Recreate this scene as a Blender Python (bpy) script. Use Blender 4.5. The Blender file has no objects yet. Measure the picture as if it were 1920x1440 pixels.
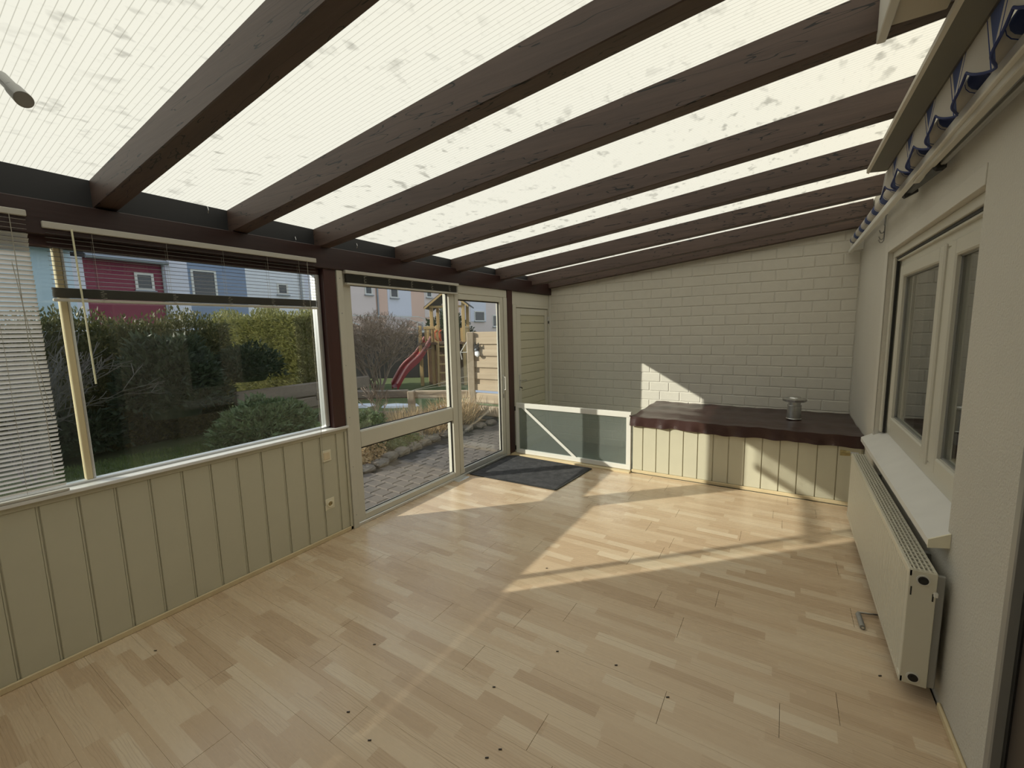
import bpy, bmesh, math, random
import numpy as np
from mathutils import Vector, Matrix
random.seed(7); rng = np.random.default_rng(7)
S = bpy.context.scene; COL = S.collection
R = math.radians

# ------------------------------------------------------------------ camera
CAM = Vector((3.1015, 0.0, 1.684)); YAW, PITCH, ROLL = 0.56624, 0.12523, -0.02289
cy, sy, cp, sp = math.cos(YAW), math.sin(YAW), math.cos(PITCH), math.sin(PITCH)
fwd = Vector((-sy*cp, cy*cp, -sp)); rgt = Vector((cy, sy, 0)); upv = rgt.cross(fwd)
rr = math.cos(ROLL)*rgt + math.sin(ROLL)*upv; uu = -math.sin(ROLL)*rgt + math.cos(ROLL)*upv
cam = bpy.data.objects.new('camera', bpy.data.cameras.new('camera')); COL.objects.link(cam)
cam.data.sensor_width = 36; cam.data.lens = 807.164/1920*36; cam.data.clip_start = .02; cam.data.clip_end = 300
mw = Matrix.Identity(4)
for i in range(3):
    mw[i][0], mw[i][1], mw[i][2], mw[i][3] = rr[i], uu[i], -fwd[i], CAM[i]
cam.matrix_world = mw; S.camera = cam

# ------------------------------------------------------------------ sky, sun, exposure
W = bpy.data.worlds.new('sky'); S.world = W; W.use_nodes = True
nt = W.node_tree; bg = nt.nodes['Background']
tc = nt.nodes.new('ShaderNodeTexCoord'); sx = nt.nodes.new('ShaderNodeSeparateXYZ'); rmp = nt.nodes.new('ShaderNodeValToRGB')
nt.links.new(tc.outputs['Generated'], sx.inputs[0]); nt.links.new(sx.outputs[2], rmp.inputs[0]); nt.links.new(rmp.outputs[0], bg.inputs[0])
rmp.color_ramp.elements[0].color = (.92, .95, 1, 1); rmp.color_ramp.elements[1].color = (.66, .79, 1, 1)
bg.inputs[1].default_value = 0.80
sun = bpy.data.objects.new('sun', bpy.data.lights.new('sun', 'SUN')); COL.objects.link(sun)
sun.data.energy = 5.0; sun.data.color = (1, .93, .80); sun.data.angle = R(.6)
SUNDIR = Vector((1.03, 1.0, -.59))
sun.rotation_euler = SUNDIR.to_track_quat('-Z', 'Y').to_euler(); sun.location = (-8, -8, 9)
S.view_settings.view_transform = 'Standard'; S.view_settings.look = 'None'
S.view_settings.gamma = 1; S.view_settings.use_curve_mapping = False; S.view_settings.exposure = 0.12

# ------------------------------------------------------------------ helpers
def tag(o, label=None, cat=None, group=None, kind=None):
    if label: o['label'] = label
    if cat: o['category'] = cat
    if group: o['group'] = group
    if kind: o['kind'] = kind
    return o
def empty(name, loc, label=None, cat=None, group=None, kind=None):
    o = bpy.data.objects.new(name, None); COL.objects.link(o); o.location = loc; o.empty_display_size = .05
    return tag(o, label, cat, group, kind)
def wloc(o):
    v = Vector(o.location)
    while o.parent: o = o.parent; v += Vector(o.location)
    return v
class MB:
    """collects geometry in world coordinates, builds one mesh object"""
    def __init__(s): s.v = []; s.f = []
    def add(s, vs, fs, M=None):
        n = len(s.v)
        s.v += [tuple(M @ Vector(p)) if M else tuple(p) for p in vs]
        s.f += [tuple(i+n for i in f) for f in fs]; return s
    def box(s, x0, x1, y0, y1, z0, z1, c=0, M=None):
        if x0 > x1: x0, x1 = x1, x0
        if y0 > y1: y0, y1 = y1, y0
        if z0 > z1: z0, z1 = z1, z0
        c = min(c, .45*min(x1-x0, y1-y0, z1-z0))
        if c <= 0:
            vs = [(x, y, z) for x in (x0, x1) for y in (y0, y1) for z in (z0, z1)]
            return s.add(vs, [(0,1,3,2),(4,6,7,5),(0,4,5,1),(2,3,7,6),(0,2,6,4),(1,5,7,3)], M)
        vs = []; idx = {}
        for a in (0,1):
            for b in (0,1):
                for d in (0,1):
                    X = (x0,x1)[a]; Y = (y0,y1)[b]; Z = (z0,z1)[d]
                    Xi = X+(c,-c)[a]; Yi = Y+(c,-c)[b]; Zi = Z+(c,-c)[d]
                    idx[a,b,d] = len(vs); vs += [(X,Yi,Zi),(Xi,Y,Zi),(Xi,Yi,Z)]
        I = lambda a,b,d,k: idx[a,b,d]+k
        fs = []
        for a in (0,1):
            q = [I(a,0,0,0),I(a,1,0,0),I(a,1,1,0),I(a,0,1,0)]; fs.append(tuple(q if a else q[::-1]))
            q = [I(0,a,0,1),I(0,a,1,1),I(1,a,1,1),I(1,a,0,1)]; fs.append(tuple(q if a else q[::-1]))
            q = [I(0,0,a,2),I(1,0,a,2),I(1,1,a,2),I(0,1,a,2)]; fs.append(tuple(q if a else q[::-1]))
        for a in (0,1):
            for b in (0,1):
                q = [I(a,b,0,0),I(a,b,0,1),I(a,b,1,1),I(a,b,1,0)]; fs.append(tuple(q if a != b else q[::-1]))
                q = [I(a,0,b,0),I(a,1,b,0),I(a,1,b,2),I(a,0,b,2)]; fs.append(tuple(q if a == b else q[::-1])[::-1])
                q = [I(0,a,b,1),I(1,a,b,1),I(1,a,b,2),I(0,a,b,2)]; fs.append(tuple(q if a == b else q[::-1]))
                for d in (0,1):
                    t = (I(a,b,d,0),I(a,b,d,1),I(a,b,d,2)); fs.append(t if (a+b+d)%2 else t[::-1])
        return s.add(vs, fs, M)
    def cyl(s, p0, p1, r0, r1=None, n=12, cap=True):
        r1 = r0 if r1 is None else r1
        p0, p1 = Vector(p0), Vector(p1); d = (p1-p0).normalized()
        a = d.orthogonal().normalized(); b = d.cross(a)
        vs = []
        for p, r in ((p0, r0), (p1, r1)):
            vs += [p+a*r*math.cos(2*math.pi*i/n)+b*r*math.sin(2*math.pi*i/n) for i in range(n)]
        fs = [(i, (i+1)%n, n+(i+1)%n, n+i) for i in range(n)]
        if cap: fs += [tuple(range(n))[::-1], tuple(range(n, 2*n))]
        return s.add(vs, fs)
    def tube(s, pts, r, n=6):
        for a, b in zip(pts[:-1], pts[1:]): s.cyl(a, b, r, n=n)
        return s
    def ring(s, c, axis, R0, r, n=20, m=6):
        axis = Vector(axis).normalized(); a = axis.orthogonal().normalized(); b = axis.cross(a); c = Vector(c)
        vs = []; fs = []
        for i in range(n):
            t = 2*math.pi*i/n; d = a*math.cos(t)+b*math.sin(t)
            for j in range(m):
                q = 2*math.pi*j/m; vs.append(c+d*(R0+r*math.cos(q))+axis*r*math.sin(q))
        for i in range(n):
            for j in range(m): fs.append((i*m+j, ((i+1)%n)*m+j, ((i+1)%n)*m+(j+1)%m, i*m+(j+1)%m))
        return s.add(vs, fs)
    def beam(s, p0, p1, w, h, c=0, up=(0,0,1)):
        p0, p1 = Vector(p0), Vector(p1); d = p1-p0; L = d.length; d.normalize()
        sd = d.cross(Vector(up)).normalized(); u = sd.cross(d)
        M = Matrix(((d[0],sd[0],u[0],p0[0]),(d[1],sd[1],u[1],p0[1]),(d[2],sd[2],u[2],p0[2]),(0,0,0,1)))
        return s.box(0, L, -w/2, w/2, -h/2, h/2, c, M)
    def prism(s, poly, axis, a, b):
        """poly 2-D in the two other axes, extruded along axis"""
        def P(q, t): return {0:(t,q[0],q[1]), 1:(q[0],t,q[1]), 2:(q[0],q[1],t)}[axis]
        n = len(poly); vs = [P(q, a) for q in poly]+[P(q, b) for q in poly]
        return s.add(vs, [tuple(range(n))[::-1], tuple(range(n,2*n))]+[(i,(i+1)%n,n+(i+1)%n,n+i) for i in range(n)])
    def grid(s, fn, nu, nv):
        vs = [fn(i/nu, j/nv) for i in range(nu+1) for j in range(nv+1)]
        return s.add(vs, [(i*(nv+1)+j, (i+1)*(nv+1)+j, (i+1)*(nv+1)+j+1, i*(nv+1)+j+1) for i in range(nu) for j in range(nv)])
    def xf(s, M): s.v = [tuple(M @ Vector(p)) for p in s.v]; return s
    def build(s, name, m, parent=None, smooth=False, kind=None, label=None, cat=None, group=None):
        V = np.array(s.v, float); o = V.min(0)*.5+V.max(0)*.5; o[2] = V[:,2].min()
        me = bpy.data.meshes.new(name); me.from_pydata([tuple(p) for p in (V-o)], [], s.f)
        if smooth: me.polygons.foreach_set('use_smooth', [True]*len(me.polygons))
        bm = bmesh.new(); bm.from_mesh(me); bmesh.ops.recalc_face_normals(bm, faces=bm.faces); bm.to_mesh(me); bm.free()
        me.materials.append(m)
        ob = bpy.data.objects.new(name, me); COL.objects.link(ob)
        if parent: ob.parent = parent; ob.location = Vector(o)-wloc(parent)
        else: ob.location = o
        return tag(ob, label, cat, group, kind)
def B(*a, c=0): return MB().box(*a, c=c)
def inst(src, parent, delta):
    """copy of a piece moved by delta, sharing its mesh"""
    o = src.copy(); COL.objects.link(o); o.parent = parent; o.location = Vector(src.location)+Vector(delta); return o
def fast_mesh(name, V, F, m, parent=None, **k):
    """numpy quads"""
    V = np.asarray(V, np.float32); F = np.asarray(F, np.int32); o = V.min(0)*.5+V.max(0)*.5; o[2] = V[:,2].min()
    me = bpy.data.meshes.new(name); me.vertices.add(len(V)); me.vertices.foreach_set('co', (V-o).ravel())
    n, kk = F.shape; me.loops.add(n*kk); me.loops.foreach_set('vertex_index', F.ravel())
    me.polygons.add(n); me.polygons.foreach_set('loop_start', np.arange(0, n*kk, kk, dtype=np.int32)); me.update(); me.validate()
    me.materials.append(m); ob = bpy.data.objects.new(name, me); COL.objects.link(ob)
    if parent: ob.parent = parent; ob.location = Vector([float(t) for t in o])-wloc(parent)
    else: ob.location = [float(t) for t in o]
    return tag(ob, **k)

# ------------------------------------------------------------------ materials
class N:
    def __init__(s, name):
        s.m = bpy.data.materials.new(name); s.m.use_nodes = True; s.t = s.m.node_tree; s.t.nodes.clear()
        s.out = s.n('ShaderNodeOutputMaterial')
    def n(s, t, **k):
        x = s.t.nodes.new(t)
        for a, b in k.items(): setattr(x, a, b)
        return x
    def l(s, a, b): s.t.links.new(a, b)
    def inp(s, node, i, v):
        if hasattr(v, 'links'): s.l(v, node.inputs[i])
        else: node.inputs[i].default_value = v
    def math(s, op, a, b=0., c=0.):
        x = s.n('ShaderNodeMath', operation=op)
        for i, v in enumerate((a, b, c)): s.inp(x, i, v)
        return x.outputs[0]
    def pos(s): return s.n('ShaderNodeNewGeometry').outputs['Position']
    def map(s, v, scale=(1,1,1), rot=(0,0,0), loc=(0,0,0)):
        x = s.n('ShaderNodeMapping'); s.l(v, x.inputs[0]); x.inputs[1].default_value = loc; x.inputs[2].default_value = rot; x.inputs[3].default_value = scale; return x.outputs[0]
    def noise(s, v, scale, detail=3, rough=.5):
        x = s.n('ShaderNodeTexNoise'); s.l(v, x.inputs['Vector']); x.inputs['Scale'].default_value = scale; x.inputs['Detail'].default_value = detail; x.inputs['Roughness'].default_value = rough; return x.outputs['Fac']
    def ramp(s, f, stops):
        x = s.n('ShaderNodeValToRGB'); s.l(f, x.inputs[0]); cr = x.color_ramp
        while len(cr.elements) < len(stops): cr.elements.new(.5)
        for e, (p, c) in zip(cr.elements, stops):
            e.position = p; e.color = (*c, 1) if len(c) == 3 else c
        return x.outputs[0]
    def mix(s, f, a, b, blend='MIX'):
        x = s.n('ShaderNodeMix', data_type='RGBA', blend_type=blend); s.inp(x, 0, f)
        for i, v in ((6, a), (7, b)): s.inp(x, i, v if hasattr(v, 'links') else (*v, 1))
        return x.outputs[2]
    def wn(s, a, b=0.):
        x = s.n('ShaderNodeTexWhiteNoise', noise_dimensions='2D'); c = s.n('ShaderNodeCombineXYZ'); s.inp(c, 0, a); s.inp(c, 1, b); s.l(c.outputs[0], x.inputs['Vector']); return x.outputs['Value']
    def bump(s, h, strength=.3, dist=.01):
        x = s.n('ShaderNodeBump'); s.l(h, x.inputs['Height']); x.inputs['Strength'].default_value = strength; x.inputs['Distance'].default_value = dist; return x.outputs[0]
    def pr(s, col, rough=.6, metal=0., normal=None, spec=.5, coat=0.):
        x = s.n('ShaderNodeBsdfPrincipled'); s.inp(x, 'Base Color', col if hasattr(col, 'links') else (*col, 1)); s.inp(x, 'Roughness', rough); x.inputs['Metallic'].default_value = metal
        x.inputs['Specular IOR Level'].default_value = spec; x.inputs['Coat Weight'].default_value = coat
        if normal: s.l(normal, x.inputs['Normal'])
        return x.outputs[0]
    def done(s, sh): s.l(sh, s.out.inputs[0]); return s.m
def plain(name, col, rough=.5, metal=0., var=.06, vs=6., bump=0., bs=80., bd=.003, spec=.5, coat=0.):
    k = N(name); p = k.pos(); f = k.noise(p, vs, 4)
    c = k.mix(f, tuple(x*(1-var) for x in col), tuple(min(1, x*(1+var)) for x in col))
    nm = k.bump(k.noise(p, bs, 3), bump, bd) if bump else None
    return k.done(k.pr(c, rough, metal, nm, spec, coat))
def wood(name, c0, c1, axis=0, rough=.55, gs=1., bump=.25, cracks=0.):
    k = N(name); p = k.pos(); sc = [28*gs, 28*gs, 28*gs]; sc[axis] = 1.6*gs
    v = k.map(p, tuple(sc)); f = k.noise(v, 1., 5, .65); f2 = k.noise(p, 1.3, 2)
    c = k.mix(f, c0, c1); c = k.mix(k.math('MULTIPLY', f2, .5), c, tuple(x*.6 for x in c0))
    h = f
    if cracks:
        sc2 = [9, 9, 9]; sc2[axis] = .9
        g = k.noise(k.map(p, tuple(sc2), loc=(3, 1, 5)), 1., 3, .7)
        cr = k.math('LESS_THAN', k.math('ABSOLUTE', k.math('SUBTRACT', g, .5)), .004*cracks)
        c = k.mix(cr, c, (.006, .004, .004)); h = k.math('SUBTRACT', f, k.math('MULTIPLY', cr, 1.5))
    return k.done(k.pr(c, rough, 0, k.bump(h, bump, .004)))
def glass(name, tint=(.93, .96, .95), ior=1.45, rough=.0, dirt=0.):
    k = N(name); fr = k.n('ShaderNodeFresnel'); bf = k.n('ShaderNodeNewGeometry').outputs['Backfacing']
    k.l(k.math('ADD', ior, k.math('MULTIPLY', bf, 1/ior-ior)), fr.inputs[0])     # same reflection from both sides of the pane
    tr = k.n('ShaderNodeBsdfTransparent'); tr.inputs[0].default_value = (*tint, 1)
    gl = k.n('ShaderNodeBsdfGlossy'); gl.inputs['Roughness'].default_value = rough; gl.inputs[0].default_value = (1, 1, 1, 1)
    mx = k.n('ShaderNodeMixShader'); k.l(fr.outputs[0], mx.inputs[0]); k.l(tr.outputs[0], mx.inputs[1]); k.l(gl.outputs[0], mx.inputs[2]); sh = mx.outputs[0]
    if dirt:
        d = k.n('ShaderNodeBsdfDiffuse'); d.inputs[0].default_value = (.6, .6, .6, 1); m2 = k.n('ShaderNodeMixShader')
        f = k.noise(k.map(k.pos(), (1, 1, .3)), 5, 4); k.l(k.math('MULTIPLY', f, dirt), m2.inputs[0]); k.l(sh, m2.inputs[1]); k.l(d.outputs[0], m2.inputs[2]); sh = m2.outputs[0]
    return k.done(sh)

M = {}
M['plaster'] = plain('roughcast_plaster', (.58, .555, .49), .85, var=.04, vs=3, bump=.55, bs=95, bd=.008)
M['smooth_plaster'] = plain('smooth_plaster', (.60, .575, .51), .75, var=.03)
M['brickpaint'] = plain('painted_brick', (.66, .635, .565), .65, var=.05, vs=14, bump=.25, bs=60, bd=.004)
M['mortar'] = plain('painted_mortar', (.66, .64, .58), .8, var=.06, vs=20, bump=.3, bs=90)
M['board'] = plain('cream_board', (.56, .535, .41), .45, var=.04, vs=8, bump=.06, bs=260, bd=.002)
M['white'] = plain('white_paint', (.72, .71, .66), .35, var=.03)
M['upvc'] = plain('white_frame', (.60, .58, .50), .3, var=.03, vs=10)
M['sill'] = plain('white_sill', (.74, .73, .70), .35, var=.06, vs=9)
M['beam'] = wood('brown_beam', (.042, .024, .020), (.150, .098, .076), 0, .5, .9, .35, 1.)
M['plate'] = wood('red_brown_plate', (.020, .007, .006), (.045, .016, .013), 1, .45)
M['post'] = wood('red_brown_post', (.045, .016, .014), (.09, .035, .03), 2, .4)
M['eave'] = plain('black_board', (.018, .018, .02), .6)
M['oak'] = wood('pine_strip', (.60, .45, .24), (.75, .60, .36), 1, .5)
M['pine'] = wood('sunlit_pine', (.62, .50, .28), (.80, .70, .46), 2, .5)
M['base'] = wood('beech_base', (.66, .52, .30), (.82, .70, .46), 0, .45)
M['alu'] = plain('aluminium', (.72, .73, .73), .38, .75, var=.08, vs=12)
M['chrome'] = plain('steel', (.6, .6, .6), .25, .9)
M['galv'] = plain('galvanised', (.58, .59, .58), .30, .92, var=.25, vs=26)
M['dark'] = plain('dark_rubber', (.012, .012, .012), .5)
M['blackmetal'] = plain('black_metal', (.02, .02, .02), .4, .3)
M['darkwood'] = plain('dark_door', (.035, .026, .022), .4)
M['concrete'] = plain('concrete', (.33, .33, .31), .85, var=.2, bump=.3)
M['rad'] = plain('cream_enamel', (.66, .63, .52), .3, var=.02)
M['greymetal'] = plain('grey_metal', (.33, .33, .315), .45, .4)
M['hood'] = plain('beige_aluminium', (.17, .16, .13), .5, .2)
M['soffit'] = plain('beige_board', (.55, .51, .43), .6)
M['plastic'] = plain('cream_plastic', (.80, .75, .58), .35)
M['rocker'] = plain('beige_plastic', (.74, .62, .42), .35)
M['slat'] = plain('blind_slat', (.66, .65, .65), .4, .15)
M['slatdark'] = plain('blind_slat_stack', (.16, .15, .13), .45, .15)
M['rail'] = plain('blind_rail', (.55, .53, .47), .45)
M['cord'] = plain('cord', (.40, .38, .32), .7)
M['wand'] = plain('clear_yellow_wand', (.80, .78, .55), .25)
M['brass'] = plain('dull_brass', (.42, .34, .16), .4, .5, var=.3, vs=60)
M['glass'] = glass('window_glass', (.93, .95, .94), 1.45, dirt=.012)
M['glass2'] = glass('house_glass', (.86, .89, .88), 1.9)

def mk_floor():
    k = N('beech_laminate'); s = k.n('ShaderNodeSeparateXYZ'); p = k.pos(); k.l(p, s.inputs[0]); X, Y = s.outputs[0], s.outputs[1]
    row = k.math('FLOOR', k.math('DIVIDE', k.math('ADD', Y, 3.0), .0647))
    ln = k.math('ADD', k.math('MULTIPLY', k.wn(row, 3.3), .28), .30)
    cx = k.math('ADD', k.math('DIVIDE', X, ln), k.math('MULTIPLY', k.wn(row, 7.7), 19.))
    cell = k.math('FLOOR', cx)
    tone = k.wn(row, cell); tone2 = k.wn(k.math('ADD', row, .37), k.math('MULTIPLY', cell, 1.7))
    base = k.ramp(tone, [(0, (.57, .42, .275)), (.25, (.645, .49, .33)), (.7, (.70, .55, .38)), (1, (.78, .65, .475))])
    # grain: long fibres with cathedral swirls
    off = k.n('ShaderNodeCombineXYZ'); k.inp(off, 0, k.math('MULTIPLY', tone, 30.)); k.inp(off, 1, k.math('MULTIPLY', tone2, 30.))
    va = k.n('ShaderNodeVectorMath', operation='ADD'); k.l(p, va.inputs[0]); k.l(off.outputs[0], va.inputs[1])
    g = k.noise(k.map(va.outputs[0], (2.2, 60, 1)), 1., 4, .6)
    w = k.n('ShaderNodeTexWave', wave_type='BANDS', bands_direction='Y'); k.l(k.map(va.outputs[0], (1.1, 9, 1)), w.inputs['Vector'])
    w.inputs['Scale'].default_value = 3.0; w.inputs['Distortion'].default_value = 9; w.inputs['Detail'].default_value = 2; w.inputs['Detail Scale'].default_value = .9
    vein = k.math('MULTIPLY', k.math('POWER', w.outputs['Fac'], 10.), k.math('GREATER_THAN', tone2, .45))
    c = k.mix(k.math('MULTIPLY', g, .30), base, (.44, .30, .18))
    c = k.mix(k.math('MULTIPLY', vein, .33), c, (.30, .19, .11))
    fx = k.math('FRACT', cx); fy = k.math('FRACT', k.math('DIVIDE', k.math('ADD', Y, 3.0), .0647))
    return k.done(k.pr(c, k.math('ADD', k.math('MULTIPLY', g, .10), .22), 0, k.bump(g, .03, .001), .55))
M['floor'] = mk_floor()

def mk_roof():
    k = N('twin_wall_polycarbonate'); p = k.pos(); s = k.n('ShaderNodeSeparateXYZ'); k.l(p, s.inputs[0]); Y = s.outputs[1]
    fr = k.math('FRACT', k.math('DIVIDE', Y, .0215))
    rib = k.math('LESS_THAN', fr, .10)
    v = k.map(p, (15, 9, 9)); sp1 = k.ramp(k.noise(v, 1., 2.5, .55), [(.585, (0, 0, 0)), (.70, (1, 1, 1))])
    big = k.ramp(k.noise(k.map(p, (1.1, 1.1, 1.1), loc=(4, 2, 0)), 1.3, 2), [(.34, (0, 0, 0)), (.56, (1, 1, 1))])
    fine = k.ramp(k.noise(k.map(p, (45, 25, 30)), 1., 3), [(.60, (0, 0, 0)), (.75, (1, 1, 1))])
    dirt = k.math('ADD', k.math('MULTIPLY', k.math('MULTIPLY', sp1, big), .55), k.math('MULTIPLY', fine, .12))
    c = k.mix(k.math('MULTIPLY', rib, .55), (.735, .71, .60), (.32, .30, .225))
    c = k.mix(dirt, c, (.20, .19, .15))
    tr = k.n('ShaderNodeBsdfTranslucent'); k.l(c, tr.inputs[0])
    df = k.n('ShaderNodeBsdfDiffuse'); k.l(c, df.inputs[0])
    mx = k.n('ShaderNodeMixShader'); mx.inputs[0].default_value = .14; k.l(tr.outputs[0], mx.inputs[1]); k.l(df.outputs[0], mx.inputs[2])
    return k.done(mx.outputs[0])
M['roof'] = mk_roof()

def mk_ribglass():
    k = N('ribbed_wire_glass'); p = k.pos(); s = k.n('ShaderNodeSeparateXYZ'); k.l(p, s.inputs[0])
    w = k.math('SINE', k.math('MULTIPLY', s.outputs[0], 420.)); nm = k.bump(w, .35, .002)
    tr = k.n('ShaderNodeBsdfTransparent'); tr.inputs[0].default_value = (.60, .66, .63, 1)
    d = k.n('ShaderNodeBsdfDiffuse'); d.inputs[0].default_value = (.45, .49, .47, 1)
    g = k.n('ShaderNodeBsdfGlossy'); g.inputs['Roughness'].default_value = .25; k.l(nm, g.inputs['Normal'])
    a = k.n('ShaderNodeMixShader'); a.inputs[0].default_value = .17; k.l(tr.outputs[0], a.inputs[1]); k.l(d.outputs[0], a.inputs[2])
    b = k.n('ShaderNodeMixShader'); b.inputs[0].default_value = .07; k.l(a.outputs[0], b.inputs[1]); k.l(g.outputs[0], b.inputs[2])
    return k.done(b.outputs[0])
M['ribglass'] = mk_ribglass()

def mk_tarp():
    k = N('brown_tarpaulin'); p = k.pos()
    f = k.noise(k.map(p, (1.5, 9, 6)), 1., 4); f2 = k.noise(p, 30, 3)
    c = k.mix(f, (.034, .015, .014), (.055, .026, .023))
    h = k.math('ADD', f, k.math('MULTIPLY', f2, .15))
    return k.done(k.pr(c, .33, 0, k.bump(h, .5, .02), .5))
M['tarp'] = mk_tarp()
def mk_mat():
    k = N('coir_grey_mat'); p = k.pos(); f = k.noise(p, 11, 5, .7); g = k.noise(p, 260, 2)
    c = k.ramp(f, [(.3, (.05, .05, .053)), (.55, (.085, .085, .09)), (.8, (.13, .128, .125))])
    return k.done(k.pr(c, .95, 0, k.bump(g, .9, .006), .1))
M['mat'] = mk_mat()
def mk_stripe():
    k = N('striped_awning_cloth'); p = k.pos(); s = k.n('ShaderNodeSeparateXYZ'); k.l(p, s.inputs[0])
    f = k.math('FRACT', k.math('ADD', k.math('DIVIDE', s.outputs[1], .36), .22))
    blue = (.12, .15, .29); wht = (.62, .59, .54); ed = (.05, .08, .24)
    c = k.ramp(f, [(0, wht), (.40, wht), (.41, ed), (.43, wht), (.48, wht), (.49, blue), (.83, blue), (.84, wht), (.89, wht), (.90, ed), (.92, wht)])
    k_ = c.node; k_.color_ramp.interpolation = 'CONSTANT'
    d = k.n('ShaderNodeBsdfDiffuse'); k.l(c, d.inputs[0]); t = k.n('ShaderNodeBsdfTranslucent'); k.l(c, t.inputs[0])
    m = k.n('ShaderNodeMixShader'); m.inputs[0].default_value = .25; k.l(d.outputs[0], m.inputs[1]); k.l(t.outputs[0], m.inputs[2])
    return k.done(m.outputs[0])
M['stripe'] = mk_stripe()
M['trim'] = plain('navy_binding', (.02, .035, .14), .7)
def foliage(name, c0, c1, c2, sc=9.):
    k = N(name); p = k.pos(); f = k.noise(p, sc, 4, .65)
    c = k.ramp(f, [(.32, c0), (.52, c1), (.72, c2)])
    d = k.pr(c, .5, 0, None, .35); t = k.n('ShaderNodeBsdfTranslucent'); k.l(c, t.inputs[0])
    m = k.n('ShaderNodeMixShader'); m.inputs[0].default_value = .25; k.l(d, m.inputs[1]); k.l(t.outputs[0], m.inputs[2])
    return k.done(m.outputs[0])
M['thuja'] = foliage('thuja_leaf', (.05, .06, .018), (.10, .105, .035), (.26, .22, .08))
M['thuja2'] = foliage('thuja_sunlit_leaf', (.14, .15, .045), (.25, .25, .085), (.42, .38, .16))  # thuja green brightened and yellowed, sunshine put into the leaf colour
M['rhodo'] = foliage('rhododendron_leaf', (.022, .038, .018), (.045, .065, .03), (.08, .10, .055))
M['laurel'] = foliage('laurel_leaf', (.07, .11, .04), (.14, .20, .08), (.30, .34, .20), 14)
M['dry'] = foliage('dry_stems', (.28, .19, .10), (.52, .38, .22), (.78, .60, .38), 12)
M['grass'] = foliage('grass_blades', (.09, .13, .035), (.15, .20, .055), (.24, .27, .09), 3)
M['bark'] = plain('bare_bark', (.27, .205, .155), .8, var=.3, vs=20)
M['greybark'] = plain('grey_bark', (.13, .12, .11), .8, var=.3, vs=20)
M['lawn'] = plain('lawn_soil', (.11, .14, .045), .95, var=.35, vs=4, bump=.5, bs=40, bd=.02)
M['soil'] = plain('bed_soil', (.085, .065, .045), .95, var=.4, vs=12, bump=.8, bs=45, bd=.02)
M['snow'] = plain('old_snow', (.86, .88, .93), .7, var=.04, vs=9, bump=.4, bs=20, bd=.02)
M['sand'] = plain('joint_sand', (.05, .042, .036), .95, var=.2)
M['paver'] = plain('concrete_paver', (.13, .112, .10), .85, var=.28, vs=3.2, bump=.3, bs=70)
M['stone'] = plain('field_stone', (.20, .175, .15), .85, var=.3, vs=9, bump=.6, bs=18, bd=.02)
M['weathered'] = wood('weathered_plank_sunlit', (.33, .25, .17), (.66, .54, .39), 0, .75, .7, .5)  # weathered timber lightened, sunlight is part of this colour
M['sleeper'] = wood('weathered_sleeper', (.17, .13, .095), (.36, .29, .22), 0, .8, .7, .6)
M['honey'] = wood('honey_timber', (.46, .30, .12), (.66, .47, .22), 2, .6)
M['brown'] = wood('brown_timber', (.13, .075, .04), (.22, .13, .07), 2, .65)
M['redslide'] = plain('red_plastic', (.33, .035, .045), .3, var=.12, vs=14)
M['redlight'] = plain('faded_red_plastic', (.72, .32, .29), .3)
M['orange'] = plain('orange_red_plastic', (.62, .12, .05), .35)
M['felt'] = plain('roof_felt', (.06, .06, .07), .8, var=.2)
M['blackfence'] = plain('black_screen', (.018, .017, .018), .8, var=.3)
M['tile'] = plain('dark_roof_tile', (.07, .065, .065), .7, var=.2, vs=3)
M['gutter'] = plain('zinc', (.30, .33, .36), .4, .5)
M['h_blue'] = plain('pale_blue_render', (.60, .74, .84), .8, var=.04, bump=.2)
M['h_red'] = plain('wine_red_render', (.235, .04, .075), .8, var=.06, bump=.2)
M['h_white'] = plain('white_render', (.80, .82, .86), .8, var=.03)
M['h_lilac'] = plain('lilac_white_render', (.74, .75, .84), .8, var=.03)
M['h_slate'] = plain('slate_blue_render', (.25, .32, .45), .8, var=.05)
M['h_peach'] = plain('peach_render', (.80, .55, .44), .8, var=.04)
M['h_pink'] = plain('pale_pink_render', (.80, .68, .64), .8, var=.03)
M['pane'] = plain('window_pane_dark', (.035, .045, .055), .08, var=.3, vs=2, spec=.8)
M['wall_dark'] = plain('dim_room_wall', (.30, .28, .25), .9)

# ------------------------------------------------------------------ setting: floor
RX = 3.748; BY = 6.02; GY = 4.856; FY = -1.6
fl = B(-.02, RX, FY, GY-.03, -.09, -.012).build('floor', M['sand'], kind='structure')
rows = np.arange(FY, GY-.03, .194)
for i, y0 in enumerate(rows):
    y1 = min(y0+.1935, GY-.03); x = -.005-random.random()*1.2
    while x < RX-.01:
        a, b = max(x, -.005), min(x+1.284, RX-.008)
        if b-a > .03 and y1-y0 > .02: B(a, b-.0006, y0, y1, -.012, 0, c=.0004).build('floor_board', M['floor'], fl)
        x += 1.285
B(-.02, RX, GY-.03, BY, -.13, -.05).build('floor_stair_landing', M['concrete'], kind='structure')

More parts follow.
